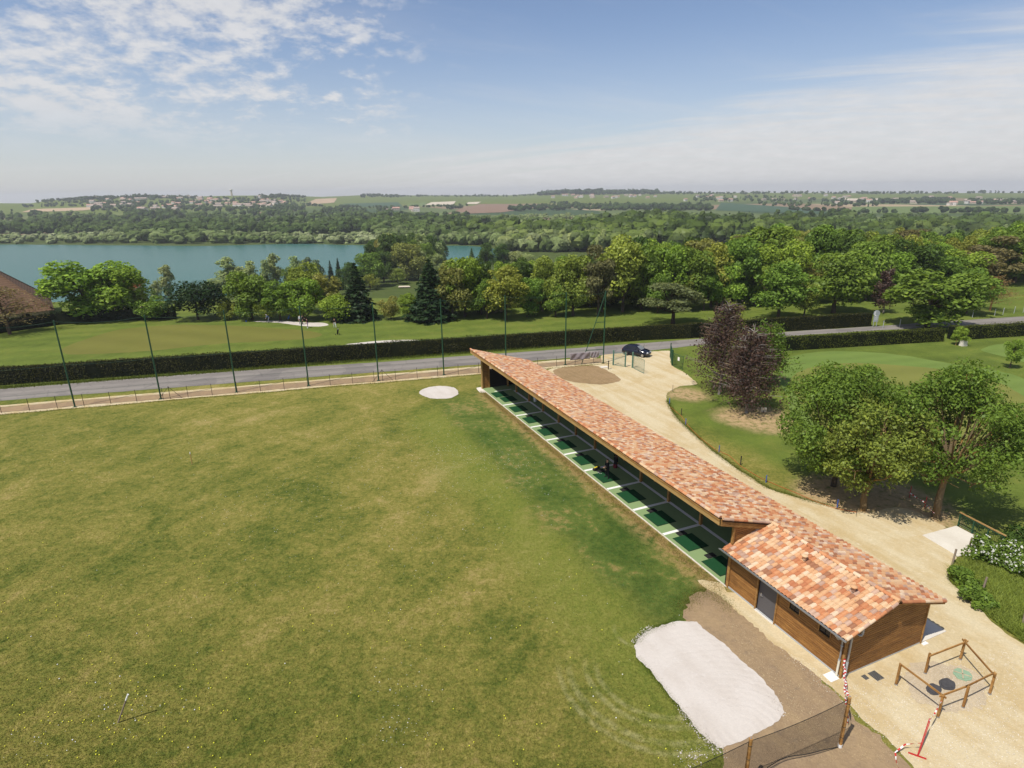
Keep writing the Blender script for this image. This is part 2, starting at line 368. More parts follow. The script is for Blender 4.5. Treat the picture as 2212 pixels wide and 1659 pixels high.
def mown_fn(ca, cb, freq, ang):
    def fn(nt, b):
        p = nt.pos(); n1 = nt.noise(p, .12, 4, .6, .5); n2 = nt.noise(p, .9, 4, .6); n4 = nt.noise(p, 14., 3, .7)
        r_ = nt.n('ShaderNodeVectorRotate', rotation_type='Z_AXIS'); nt.put(r_.inputs[0], p); r_.inputs['Angle'].default_value = ang
        w = nt.m('SINE', nt.m('MULTIPLY', nt.m('ADD', nt.xyz(r_.outputs[0])[1], nt.m('MULTIPLY', n1, 2.)), freq))
        c = nt.mix(nt.m('ADD', nt.m('MULTIPLY', n1, .7), nt.m('MULTIPLY', n2, .3)), ca, cb)
        bump(nt, b, n4, .25, .02)
        return nt.vm('SCALE', c, nt.m('ADD', .84, nt.m('ADD', nt.m('MULTIPLY', w, .05), nt.m('MULTIPLY', n4, .28))))
    return fn
m_green = material('putting_turf', mown_fn(L(92, 96, 38), L(118, 114, 54), .9, R(20)), .9, .15)
m_collar = material('mown_collar', mown_fn(L(86, 110, 46), L(116, 131, 65), 2.0, R(-15)), .9, .15)
m_green2 = material('practice_turf', mown_fn(L(102, 110, 48), L(124, 122, 62), 1.2, R(-12)), .9, .15)
def water_fn(nt, b):
    p = nt.pos(); n1 = nt.noise(nt.vm('MULTIPLY', p, (1, 3, 1)), .25, 4, .6); n2 = nt.noise(p, .01, 3)
    bump(nt, b, n1, .22, .25); b.inputs['IOR'].default_value = 1.25
    return nt.mix(n2, (.036, .112, .096), (.050, .138, .118))
m_water = material('lake_water', water_fn, .25, .10)
def leaf_material(name):
    m = bpy.data.materials.new(name); m.use_nodes = True; nt = NT(m.node_tree); m.node_tree.nodes.clear()
    oi = nt.n('ShaderNodeObjectInfo'); isl = nt.n('ShaderNodeNewGeometry').outputs['Random Per Island']
    n1 = nt.noise(nt.obj(), .55, 3, .6)
    k = nt.m('ADD', .40, nt.m('ADD', nt.m('MULTIPLY', isl, .62), nt.m('MULTIPLY', n1, .62)))
    c = nt.vm('SCALE', oi.outputs['Color'], k)
    yel = nt.mix(nt.m('MULTIPLY', nt.ss(isl, .6, 1.), .35), c, nt.mix(1., c, (1.35, 1.12, .6, 1), 'MULTIPLY'))
    df = nt.n('ShaderNodeBsdfDiffuse'); nt.put(df.inputs[0], yel)
    tr = nt.n('ShaderNodeBsdfTranslucent'); nt.put(tr.inputs[0], nt.mix(1., yel, (1.25, 1.2, .55, 1), 'MULTIPLY'))
    gl = nt.n('ShaderNodeBsdfGlossy'); gl.inputs['Roughness'].default_value = .45; gl.inputs[0].default_value = (.9, .95, .9, 1)
    mx = nt.n('ShaderNodeMixShader'); mx.inputs[0].default_value = .30
    m.node_tree.links.new(df.outputs[0], mx.inputs[1]); m.node_tree.links.new(tr.outputs[0], mx.inputs[2])
    m2 = nt.n('ShaderNodeMixShader'); m2.inputs[0].default_value = .008
    m.node_tree.links.new(mx.outputs[0], m2.inputs[1]); m.node_tree.links.new(gl.outputs[0], m2.inputs[2])
    o = nt.n('ShaderNodeOutputMaterial'); m.node_tree.links.new(m2.outputs[0], o.inputs[0]); MATS[name] = m
    return m
m_leaf = leaf_material('foliage')
def wood_leaf_fn(nt, b):              # far woodland: each tree carries its own tint
    a = nt.n('ShaderNodeAttribute', attribute_name='tint'); isl = nt.n('ShaderNodeNewGeometry').outputs['Random Per Island']
    k = nt.m('ADD', .60, nt.m('MULTIPLY', isl, .75))
    return nt.vm('SCALE', nt.ramp(a.outputs['Fac'], [(0, L(38, 52, 25)), (.3, L(58, 74, 33)), (.55, L(76, 92, 44)), (.8, L(108, 119, 74)), (1, L(138, 144, 104))]), k)
m_wood = material('woodland_foliage', wood_leaf_fn, .9, .1)
def bark_fn(nt, b):
    o = nt.obj(); n = nt.noise(nt.vm('MULTIPLY', o, (1, 1, .3)), 9., 4); n2 = nt.noise(o, 1.2, 3)
    bump(nt, b, n, .6, .03)
    oi = nt.n('ShaderNodeObjectInfo')
    return nt.vm('SCALE', nt.mix(nt.ss(n2, .45, .7), oi.outputs['Color'], nt.mix(1., oi.outputs['Color'], (1.7, 1.35, .7, 1), 'MULTIPLY')), nt.m('ADD', .55, nt.m('MULTIPLY', n, .9)))
m_bark = material('bark', bark_fn, .95, .1)
def tile_fn(nt, b):
    r_ = nt.m('FRACT', nt.m('ADD', nt.n('ShaderNodeObjectInfo').outputs['Random'], nt.n('ShaderNodeNewGeometry').outputs['Random Per Island']))
    p = nt.pos()
    c = nt.ramp(r_, [(0, L(200, 134, 92)), (.10, L(216, 168, 124)), (.24, L(210, 148, 104)), (.36, L(222, 186, 146)), (.48, L(190, 124, 86)), (.58, L(216, 174, 134)), (.68, L(188, 154, 132)), (.77, L(228, 200, 168)), (.87, L(166, 116, 86)), (.94, L(204, 170, 146))], 'CONSTANT')
    n = nt.noise(p, 5.5, 4, .7); n2 = nt.noise(p, 22., 3, .7)
    c = nt.mix(nt.m('MULTIPLY', nt.ss(n, .56, .74), .55), c, L(128, 104, 92))
    bump(nt, b, n2, .25, .01)
    return nt.vm('SCALE', c, nt.m('ADD', .66, nt.m('MULTIPLY', n2, .36)))
m_tile = material('clay_tile', tile_fn, .85, .2)
def wood_fn(ca, cb, dark, zs=1.0):
    def fn(nt, b):
        o = nt.obj(); rd = nt.n('ShaderNodeObjectInfo').outputs['Random']
        v = nt.vm('ADD', nt.vm('MULTIPLY', o, (.9, .9, 14 * zs)), nt.cxyz(nt.m('MULTIPLY', rd, 37.), 0, nt.m('MULTIPLY', rd, 11.)))
        n = nt.noise(v, 1.6, 5, .65, .6); n2 = nt.noise(o, 1.1, 3)
        c = nt.mix(nt.ss(n, .35, .68), ca, cb)
        c = nt.mix(nt.m('MULTIPLY', nt.ss(n2, .5, .75), .35), c, dark)
        bump(nt, b, n, .25, .006)
        return nt.vm('SCALE', c, nt.m('ADD', .82, nt.m('MULTIPLY', rd, .34)))
    return fn
m_clad = material('stained_cladding', wood_fn(L(122, 82, 42), L(160, 116, 62), L(92, 60, 32)), .7, .3)
m_post = material('treated_timber', wood_fn(L(142, 100, 52), L(170, 130, 76), L(114, 82, 46), .25), .75, .25)
m_beam = material('pale_timber', wood_fn(L(160, 126, 76), L(182, 148, 94), L(136, 104, 62)), .7, .25)
m_deck = plain('shade_darkened_deck', L(70, 52, 38), .9, .1)  # brown set darker to put deeper bay shade into the deck colour
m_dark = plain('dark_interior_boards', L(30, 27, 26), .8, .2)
m_floor = material('painted_floor', lambda nt, b: nt.mix(nt.noise(nt.pos(), 1.5, 5, .6), L(122, 144, 96), L(134, 154, 108)), .8, .2)
m_white = plain('white_paint', (.78, .77, .74), .7, .3, .06)
m_mat = material('tee_turf', lambda nt, b: nt.vm('SCALE', L(28, 68, 40), nt.m('ADD', .6, nt.m('MULTIPLY', nt.noise(nt.pos(), 40., 3, .7), .8))), .95, .1)
m_rubber = plain('black_rubber', (.018, .018, .017), .8, .3)
m_zinc = plain('zinc', (.36, .38, .40), .4, .5, .12, 2., .6)
m_pvc = plain('grey_pvc', (.40, .42, .43), .5, .4)
m_cream = plain('cream_pvc', (.70, .66, .54), .5, .4)
m_door = plain('grey_door_paint', L(84, 82, 85), .5, .4, .08, 1.)
m_glass = plain('dark_glass', (.012, .014, .016), .08, .6, .05)
m_steel = plain('steel', (.6, .6, .6), .3, .5, .05, 3, .8)
m_gpaint = plain('green_paint', L(28, 70, 46), .5, .4, .15)
m_gpaint2 = plain('faded_green_paint', L(88, 122, 106), .55, .4, .12)
m_iron = plain('dark_iron', L(70, 62, 50), .7, .3, .2)
m_red = plain('red_plastic', L(176, 36, 34), .5, .4, .1)
m_blue = plain('blue_paint', L(58, 92, 168), .6, .4)
m_stone = plain('old_grey_wood', L(134, 120, 104), .9, .1, .25, 6.)
def tape_fn(nt, b):
    uvx = nt.n('ShaderNodeUVMap').outputs[0]; f = nt.m('FRACT', nt.m('MULTIPLY', nt.xyz(uvx)[0], 3.3))
    return nt.mix(nt.m('GREATER_THAN', f, .5), L(190, 40, 40), (.80, .78, .76))
m_tape = material('warning_tape', tape_fn, .5, .4)

# ------------------------------------------------------------------ land and ground sheets
def land():
    front = np.linspace(R(90 + 62), R(90 - 62), 420); back = np.linspace(R(90 - 62), R(90 + 62 - 360), 40)[1:-1]
    ang = np.concatenate([front, back])
    rad = np.concatenate([np.arange(2, 100, 7), np.arange(100, 260, 5), np.geomspace(260, 1100, 60), np.geomspace(1130, 3600, 130), np.geomspace(3700, 6500, 10)])
    A, Rr = np.meshgrid(ang, rad); X = Rr * np.cos(A); Y = Rr * np.sin(A); Z = hz(X, Y)
    V = np.stack([X, Y, Z], -1).reshape(-1, 3); V = np.vstack([V, [[0, 0, 0]]]); na, nr = len(ang), len(rad)
    i, j = np.meshgrid(np.arange(nr - 1), np.arange(na), indexing='ij'); j2 = (j + 1) % na
    F = np.stack([i * na + j, (i + 1) * na + j, (i + 1) * na + j2, i * na + j2], -1).reshape(-1, 4)
    me = np_mesh('ground', V, F, m_ground, True)
    bm = bmesh.new(); bm.from_mesh(me); bm.verts.ensure_lookup_table(); c = bm.verts[len(V) - 1]
    for k in range(na): bm.faces.new((c, bm.verts[k], bm.verts[(k + 1) % na]))
    bmesh.ops.recalc_face_normals(bm, faces=bm.faces); bm.to_mesh(me); bm.free()
    if me.polygons[0].normal.z < 0: me.flip_normals()
    tag(link('ground', me), kind='structure')
land()
from mathutils.geometry import tessellate_polygon
def jag(pts, step, amp, seed):
    r_ = np.random.default_rng(seed); out = []
    pts = [np.array(p[:2], float) for p in pts]; n = len(pts)
    # smooth closed curve through the points, then ragged
    dense = []
    for i in range(n):
        p0, p1, p2, p3 = pts[i - 1], pts[i], pts[(i + 1) % n], pts[(i + 2) % n]
        m = max(2, int(np.linalg.norm(p2 - p1) / step))
        for k in range(m):
            t = k / m; q = .5 * ((2 * p1) + (p2 - p0) * t + (2 * p0 - 5 * p1 + 4 * p2 - p3) * t * t + (3 * p1 - p0 - 3 * p2 + p3) * t ** 3)
            dense.append(q * .75 + (p1 + (p2 - p1) * t) * .25)
    dn = np.array(dense); m = len(dn); tg = np.roll(dn, -1, 0) - np.roll(dn, 1, 0); nm = np.stack([-tg[:, 1], tg[:, 0]], -1)
    nm /= np.maximum(np.linalg.norm(nm, axis=1, keepdims=True), 1e-6)
    w = r_.normal(size=m)
    def sm(a, k): return np.convolve(np.concatenate([a[-k:], a, a[:k]]), np.ones(k) / k, 'same')[k:-k] * math.sqrt(k)
    off = .45 * w + .7 * sm(r_.normal(size=m), 5) + .9 * sm(r_.normal(size=m), 19)
    return dn + nm * (off * amp)[:, None]
def sheet(name, pts, z, mat, step=.3, amp=.06, seed=1, drape=False, kind='structure', label=None, cat=None):
    d2 = jag(pts, step, amp, seed); v3 = [Vector((p[0], p[1], 0)) for p in d2]
    tris = tessellate_polygon([v3]); V = [(p[0], p[1], z) for p in d2]
    me = bpy.data.meshes.new(name); me.from_pydata(V, [], [tuple(t) for t in tris]); me.materials.append(mat)
    bm = bmesh.new(); bm.from_mesh(me)
    for f in bm.faces:
        f.normal_update()
        if f.normal.z < 0: f.normal_flip()
    bm.to_mesh(me); bm.free()
    return tag(link(name, me), label, cat, None, kind)
P = lambda *a: [G(x, y) for x, y in a]
def q4(*a): return [G(1382.7 + .375 * x, 608.4 + .375 * y) for x, y in a]
def q5(*a): return [G(.375 * x, 497.8 + .375 * y) for x, y in a]
def q7(*a): return [G(1272.1 + .25 * x, 1272.1 + .25 * y) for x, y in a]
def k2(*a): return [G(1714.6 + .2334 * x, 1272.1 + .2334 * y) for x, y in a]
# road
road_near = [FL(-60, 4.9), FL(-11, 4.9), FL(9, 4.6), FL(34, 4.25), FL(65, 3.8), FL(80, 4.9), FL(92, 6.1), FL(114, 5.2), FL(141, 2.6), FL(175, -1.2)]
road_far = [FL(180, 3.8), FL(146, 7.0), FL(117, 7.9), FL(94, 8.8), FL(70, 8.6), FL(34, 9.3), FL(7, 10.4), FL(-12, 10.1), FL(-64, 10.2)]
sheet('road', road_near + road_far, .012, m_asphalt, .8, .05, 3)
sheet('verge_soil', [FL(a, .15) for a in np.arange(-30, 68, 4)] + [FL(a, 2.35) for a in np.arange(67, -31, -4)], .008, m_dirt, .5, .07, 4)
sheet('verge_stone', [FL(a, 2.3) for a in np.arange(-30, 64, 4)] + [FL(a, 3.05) for a in np.arange(63, -31, -4)], .016, m_gravel, .5, .05, 5)
sheet('fence_strip', [FL(a, -.45) for a in np.arange(-30, 68, 3)] + [FL(a, .22) for a in np.arange(67, -31, -3)], .012, m_gravel, .4, .09, 6)
drive = P((1302, 767), (1297, 786), (1240, 791), (1195, 796)) + [B(2, 4.6), B(40.5, 4.6), B(41.5, -.2)] + [B(40.6, -.15)] + \
    P((1511, 1256), (1548, 1286), (1640, 1370), (1699, 1412), (1772, 1465), (1823, 1515), (1864, 1564), (1908, 1594), (1952, 1638), (1990, 1690), (2050, 1800),
      (2420, 1800), (2420, 1480), (2212, 1392), (2153, 1351), (2080, 1285), (2051, 1256), (2049, 1227), (2069, 1203), (2020, 1165), (2045, 1140), (2025, 1130), (1981, 1106), (1933, 1097), (1882, 1108), (1823, 1106),
      (1795, 1094), (1743, 1081), (1660, 1055), (1593, 1013), (1540, 974), (1495, 935), (1461, 903), (1441, 867), (1444, 848), (1469, 835), (1506, 830), (1491, 816), (1474, 803), (1452, 791), (1448, 773), (1446, 758), (1380, 762))
sheet('gravel_drive', drive, .020, m_gravel, .28, .05, 8)
sheet('soil_patch', P((1475, 1310), (1520, 1274), (1546, 1285), (1640, 1371), (1700, 1413), (1773, 1466), (1824, 1516), (1865, 1565), (1953, 1638), (1995, 1695), (1990, 1790), (1560, 1790), (1530, 1680), (1560, 1625), (1545, 1500), (1500, 1390)), .024, m_dirt, .2, .13, 9)
sheet('spread_soil', P((1190, 800), (1230, 791), (1285, 790), (1310, 800), (1340, 818), (1335, 826), (1300, 831), (1240, 826), (1205, 817)), .032, m_mound, .3, .08, 10)
sheet('sand_bed', q7((740, 290), (930, 290), (985, 345), (1150, 470), (1400, 690), (1590, 890), (1670, 1020), (1670, 1090), (1600, 1160), (1400, 1270), (1150, 1375), (1080, 1350), (960, 1240), (860, 1130), (770, 1010), (650, 860), (520, 700), (420, 590), (410, 480), (470, 400), (580, 340)), .036, m_sand, .14, .04, 11)
ca = np.linspace(0, 2 * math.pi, 25)[:-1]
sheet('sand_bunker', [G(948 + 43 * math.cos(a), 848 + 14 * math.sin(a) * (1 + .1 * math.cos(a))) for a in ca], .020, m_sand, .2, .06, 12)
sheet('bay_forecourt', P((1030, 838), (1047, 837), (1052, 846), (1038, 849)), .016, m_concrete, .2, .02, 13)
sheet('pebble_bed', [G(*(np.array([2042, 1486]) + np.array([92 * math.cos(a) + 16 * math.sin(a), 55 * math.sin(a)]))) for a in ca], .026, m_pebble, .15, .14, 14)
sheet('putting_green', q5((360, 690), (450, 640), (700, 570), (1000, 545), (1400, 550), (1750, 575), (1860, 600), (1750, 625), (1300, 650), (900, 690), (600, 710), (400, 715)), .012, m_green, 1., .15, 15)
sheet('sand_bunker', q5((1440, 525), (1600, 520), (1750, 530), (1860, 533), (1895, 545), (1850, 554), (1780, 553), (1700, 545), (1600, 532)), .02, m_sand, .5, .05, 16)
sheet('sand_bunker', P((746, 744), (800, 738), (850, 735), (905, 735), (880, 740), (800, 743)), .02, m_sand, .5, .06, 17)
sheet('mown_collar', q4((815, 620), (795, 520), (850, 435), (1100, 398), (1400, 412), (1700, 455), (2212, 560), (2330, 900), (1700, 1010), (1000, 900)), .008, m_collar, .8, .1, 18)
sheet('practice_green', q4((862, 600), (880, 540), (1000, 490), (1250, 468), (1600, 490), (1900, 530), (2100, 600), (2230, 690), (2300, 860), (1800, 950), (1100, 870)), .014, m_green2, .6, .1, 19)
sheet('mown_collar', q4((1960, 395), (2050, 362), (2230, 345), (2330, 420), (2250, 470), (2080, 430)), .008, m_collar, .6, .1, 20)
sheet('car_park', P((235, 666), (300, 658), (350, 662), (340, 672), (250, 676)), .02, m_gravel, .6, .1, 21)
lake = sheet('lake', [G(x, y, -14.8) for x, y in [(-500, 528), (-100, 528), (0, 528), (150, 529), (300, 530), (420, 531), (480, 530), (640, 527), (740, 529), (815, 531), (850, 545), (880, 548), (925, 536), (960, 531), (1010, 531), (1050, 534), (1085, 543), (1080, 562), (950, 580), (830, 592), (700, 606), (560, 628), (420, 650), (300, 668), (100, 680), (-500, 690)]], -14.8, m_water, 4., .6, 23)
# field plots lying on the far slopes
def field(corners, c1, c2, name='field', nx=24, ny=6):
    def fn(nt, b):
        p = nt.pos(); n = nt.noise(p, .01, 4, .6); w = nt.noise(nt.vm('MULTIPLY', p, (.02, .3, 1)), 1., 2)
        return nt.mix(nt.m('ADD', nt.m('MULTIPLY', n, .7), nt.m('MULTIPLY', w, .3)), c1, c2)
    m = material('crop', fn, .95, .1); tl, tr, br, bl = [np.array(c, float) for c in corners]; V = []; F = []
    for j in range(ny + 1):
        for i in range(nx + 1):
            u, v = i / nx, j / ny; q = (tl * (1 - u) + tr * u) * (1 - v) + (bl * (1 - u) + br * u) * v
            p = T(q[0], q[1])
            if p is None: return
            V.append((p[0], p[1], p[2] + .5))
    for j in range(ny):
        for i in range(nx): F.append((j * (nx + 1) + i, j * (nx + 1) + i + 1, (j + 1) * (nx + 1) + i + 1, (j + 1) * (nx + 1) + i))
    me = np_mesh(name, V, F, m, True)
    if me.polygons[0].normal.z < 0: me.flip_normals()
    tag(link(name, me), kind='structure')
BR, TAN, CRE, TEAL, LG = (L(122, 98, 80), L(138, 114, 94)), (L(166, 142, 114), L(182, 160, 130)), (L(186, 174, 152), L(200, 188, 168)), (L(58, 80, 60), L(70, 92, 68)), (L(92, 108, 58), L(106, 120, 68))
for cs, cc in [(((1035, 441), (1178, 441), (1085, 459), (955, 464)), BR), (((1085, 446), (1175, 441), (1165, 447), (1085, 459)), BR),
               (((932, 437), (985, 435), (978, 443), (918, 443)), CRE), (((1012, 437), (1040, 436), (1030, 441), (1005, 441)), CRE),
               (((682, 430), (728, 428), (722, 438), (655, 443)), TAN), (((70, 452), (255, 446), (180, 455), (45, 459)), TAN),
               (((1558, 438), (1740, 450), (1800, 463), (1545, 455)), TEAL), (((870, 466), (1000, 457), (1010, 474), (850, 478)), LG), (((745, 440), (860, 437), (870, 446), (732, 447)), TEAL),
               (((880, 440), (925, 437), (915, 445), (880, 448)), LG),
               (((1050, 482), (1205, 480), (1205, 486), (1050, 489)), TAN), (((1320, 484), (1470, 483), (1470, 489), (1320, 491)), TAN),
               (((1820, 429), (2050, 429), (2050, 433), (1830, 433)), CRE), (((2085, 430), (2260, 429), (2260, 434), (2085, 434)), CRE),
               (((1840, 447), (2260, 445), (2260, 462), (1840, 462)), LG), (((520, 441), (600, 439), (590, 445), (515, 446)), TAN), (((560, 459), (640, 455), (610, 461), (560, 462)), BR)]:
    field(cs, *cc)
field(((862, 620), (884, 619.5), (887, 622.5), (860, 623)), *CRE, name='sand_bunker', nx=8, ny=3)
# ------------------------------------------------------------------ the driving-range building
bld = empty('driving_range_building', tuple(BO), BANG)
tag(bld, 'long open-fronted timber driving range shelter with clay tile roof and closed shed', 'building')
RZ, RN, SL = 4.85, -1.1, .303                       # main roof: top edge, fall towards the back
EN = 6.5; T0, T1, T2 = -.75, 41.1, 48.76            # eave, far end, step, near end
def roofz(n): return RZ - SL * (n - RN)
HN, HE = 2.72, -.50; HZ = roofz(HN); HEZ = 2.70; HSL = (HZ - HEZ) / (HN - HE)
def hutz(n): return HZ - HSL * (HN - n)
# floor with painted bay lines
fl = MB().bx((-.1, 0, -.3), (40.9, 5.6, .05)).build('floor', m_floor, bld)
MB().bx((-.1, -.09, -.3), (40.9, -.002, .043)).build('floor_edging', m_concrete, bld)
BAYS = [6.5 + 3.54 * k for k in range(9)]
for t in BAYS: MB().bx((t - .125, .02, .052), (t + .125, 3.0, .057)).build('painted_line', m_white, fl)
MB().bx((2.3, 3.0, .052), (40.88, 3.25, .057)).build('painted_line', m_white, fl)
MB().bx((1.6, .9, .052), (1.75, 3.02, .057)).build('painted_line', m_white, fl)
# posts and rafters
for t in BAYS + [2.95, .4, 40.6]:
    MB().bx((t - .09, 3.03, .05), (t + .09, 3.21, roofz(3.12) - .42)).build('post', m_post, bld)
for t in BAYS + [2.95, .4]:
    a, b_ = -1.02, 5.7; m = MB()
    m.add([(t - .06, a, roofz(a) - .62), (t + .06, a, roofz(a) - .62), (t + .06, a, roofz(a) - .22), (t - .06, a, roofz(a) - .22),
           (t - .06, b_, roofz(b_) - .45), (t + .06, b_, roofz(b_) - .45), (t + .06, b_, roofz(b_) - .22), (t - .06, b_, roofz(b_) - .22)],
          [(0, 1, 2, 3), (7, 6, 5, 4), (0, 4, 5, 1), (1, 5, 6, 2), (2, 6, 7, 3), (3, 7, 4, 0)]).build('rafter', m_post, bld)
MB().bx((T0 + .15, 3.04, roofz(3.12) - .66), (40.8, 3.2, roofz(3.12) - .46)).build('purlin', m_post, bld)
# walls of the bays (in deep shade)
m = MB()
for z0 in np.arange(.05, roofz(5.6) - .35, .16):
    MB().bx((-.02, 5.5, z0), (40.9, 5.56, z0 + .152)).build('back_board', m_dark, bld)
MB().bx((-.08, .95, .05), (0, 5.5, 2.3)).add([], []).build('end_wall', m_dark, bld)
MB().bx((-.10, -.08, -.05), (.08, .10, roofz(0) - .3)).build('post', m_beam, bld)
MB().bx((-.10, .82, -.05), (.06, .95, roofz(.9) - .3)).build('post', m_post, bld)
MB().bx((-.06, .10, .05), (-.01, .82, roofz(.5) - .35)).build('end_screen', m_clad, bld)
# roof deck
def slab(mb, t0, t1, n0, z0, n1, z1, th):
    mb.add([(t0, n0, z0), (t1, n0, z0), (t1, n1, z1), (t0, n1, z1), (t0, n0, z0 - th), (t1, n0, z0 - th), (t1, n1, z1 - th), (t0, n1, z1 - th)],
           [(0, 1, 2, 3), (7, 6, 5, 4), (0, 4, 5, 1), (1, 5, 6, 2), (2, 6, 7, 3), (3, 7, 4, 0)]); return mb
m = MB(); slab(m, T0 + .05, T1 - .03, RN + .06, roofz(RN + .06) - .07, EN - .03, roofz(EN - .03) - .07, .12)
slab(m, T1 - .03, T2 - .06, HN, roofz(HN) - .07, EN - .03, roofz(EN - .03) - .07, .12)
slab(m, 40.78, T2 - .06, HE + .04, hutz(HE + .04) - .07, HN, HZ - .07, .12)
roof = m.build('roof', m_deck, bld)
MB().bx((T0 + .05, RN, RZ - .52), (T1 - .2, RN + .05, RZ - .22)).build('fascia', m_beam, bld)
MB().bx((T0 + .05, RN - .035, RZ - .23), (T1 - .2, RN + .05, RZ - .13)).build('fascia_capping', m_post, bld)
def bargeboard(t, na, nb, zf, h=.26, w=.05, mat=m_post, drop=.06):
    MB().add([(t, na, zf(na) - drop - h), (t + w, na, zf(na) - drop - h), (t + w, na, zf(na) - drop), (t, na, zf(na) - drop),
              (t, nb, zf(nb) - drop - h), (t + w, nb, zf(nb) - drop - h), (t + w, nb, zf(nb) - drop), (t, nb, zf(nb) - drop)],
             [(0, 1, 2, 3), (7, 6, 5, 4), (0, 4, 5, 1), (1, 5, 6, 2), (2, 6, 7, 3), (3, 7, 4, 0)]).build('bargeboard', mat, bld)
bargeboard(T1 - .10, RN, HN - .35, roofz, .42); bargeboard(T2 - .12, HE, HN, hutz, .2); bargeboard(T2 - .12, HN, EN - .02, roofz, .2); bargeboard(T0 + .02, RN, EN, roofz, .25)

# --- clay tiles. local tile: x across, y down the slope, z up
TWD, TEX, TLN = .235, .36, .43
def tile_proto():
    prof = [(-.5, .0), (-.40, .028), (-.26, .056), (-.07, .068), (.11, .058), (.26, .030), (.37, .002), (.5, .0)]
    V = []; F = []; n = len(prof)
    for y, dz, k in ((0, .0, .94), (TLN, .030, 1.02)):
        for x, z in prof: V.append((x * TWD * k, y, z + dz))
    for x, z in prof: V.append((x * TWD * 1.02, TLN, max(z + .030 - .028, -.02)))
    for i in range(n - 1):
        F.append((i, i + n, i + n + 1, i + 1)); F.append((i + n, i + 2 * n, i + 2 * n + 1, i + n + 1))
    return np.array(V), np.array(F)
TV, TF = tile_proto()
tile_me = np_mesh('roof_tile', TV, TF, m_tile, False)
def tile_frames(t0, t1, n_top, z_top, n_bot, z_bot):   # rows from the eave upwards
    dn, dz = n_bot - n_top, z_bot - z_top; ln = math.hypot(dn, dz); dwn = np.array([0, dn / ln, dz / ln]); ax = np.array([1.0, 0, 0])
    up = np.cross(ax, dwn); 
    if up[2] < 0: up = -up; ax = -ax
    nt_ = int(round((t1 - t0) / TWD)); nr = int(math.ceil((ln - TLN) / TEX)) + 1; ex = (ln - TLN - .02) / (nr - 1); out = []
    for r_ in range(nr):
        s = ln - TLN - r_ * ex
        for c in range(nt_):
            o = np.array([t0 + (c + .5) * (t1 - t0) / nt_, n_top, z_top]) + dwn * s + up * rng.uniform(-.004, .006)
            ay = dwn + ax * rng.normal(0, .008); out.append((o + ax * rng.normal(0, .003), ax, ay, up))
    return out
hut_tiles = tile_frames(40.78, T2, HN, HZ - .05, HE - .10, hutz(HE - .10) - .05)
rest = tile_frames(T0, T1, RN + .02, roofz(RN + .02) - .05, EN, roofz(EN) - .05) + tile_frames(T1, T2, HN + .02, roofz(HN + .02) - .05, EN, roofz(EN) - .05)
for o, ax, ay, up in hut_tiles:
    ob = link('roof_tile', tile_me, roof)
    ob.matrix_local = Matrix(((ax[0], ay[0], up[0], o[0]), (ax[1], ay[1], up[1], o[1]), (ax[2], ay[2], up[2], o[2]), (0, 0, 0, 1)))
Vs = np.concatenate([o + TV[:, :1] * ax + TV[:, 1:2] * ay + TV[:, 2:] * up for o, ax, ay, up in rest])
Fs = (TF[None] + (np.arange(len(rest)) * len(TV))[:, None, None]).reshape(-1, 4)
tag(link('roof_tiling', np_mesh('roof_tiling', Vs, Fs, m_tile), roof), kind='stuff')
# ridge and verge tiles: half barrels
def barrel(rad, ln, lip=.012):
    V = []; F = []; n = 7
    for y, k in ((0, .90), (ln, 1.0), (ln, .86)):
        for i in range(n):
            a = math.pi * (i / (n - 1)); V.append((math.cos(a) * rad * k, y, math.sin(a) * rad * k))
    for j in range(2):
        for i in range(n - 1): F.append((j * n + i, (j + 1) * n + i, (j + 1) * n + i + 1, j * n + i + 1))
    b = len(V); V += [V[2 * n + i] for i in range(n)]; F = [list(f) for f in F]
    me = bpy.data.meshes.new('ridge_tile'); me.from_pydata(V, [], F + [list(range(b, b + n))]); me.materials.append(m_tile); return me
ridge_me = barrel(.115, .45)
def run_tiles(p, q, step=.40, name='ridge_tile', me=None, up=(0, 0, 1)):
    p, q = np.array(p, float), np.array(q, float); ln = np.linalg.norm(q - p); ay = (q - p) / ln; up = np.array(up, float); ax = np.cross(ay, up); ax /= np.linalg.norm(ax); up = np.cross(ax, ay)
    for k in range(int(ln / step)):
        o = p + ay * (k * step) + np.array([0, 0, rng.uniform(-.004, .006)]); e = ay + up * .03
        ob = link(name, me or ridge_me, roof)
        ob.matrix_local = Matrix(((ax[0], e[0], up[0], o[0]), (ax[1], e[1], up[1], o[1]), (ax[2], e[2], up[2], o[2]), (0, 0, 0, 1)))
run_tiles((T0, RN + .04, RZ - .03), (T1 + .05, RN + .04, RZ - .03))
run_tiles((41.1, HN, HZ - .02), (T2 + .06, HN, HZ - .02))
vm_ = barrel(.085, .42)
run_tiles((T1 - .06, RN + .1, roofz(RN + .1) - .04), (T1 - .06, HN - .2, roofz(HN - .2) - .04), .36, 'verge_tile', vm_, (.5, 0, 1))
run_tiles((T2 - .03, HN - .12, HZ - .10), (T2 - .03, HE - .1, hutz(HE - .1) - .05), .36, 'verge_tile', vm_, (.5, 0, 1))
run_tiles((T2 - .03, HN + .12, HZ - .10), (T2 - .03, EN, roofz(EN) - .05), .36, 'verge_tile', vm_, (.5, 0, 1))
run_tiles((40.82, HN - .35, hutz(HN - .35) - .04), (40.82, HE - .1, hutz(HE - .1) - .05), .36, 'verge_tile', vm_, (-.5, 0, 1))
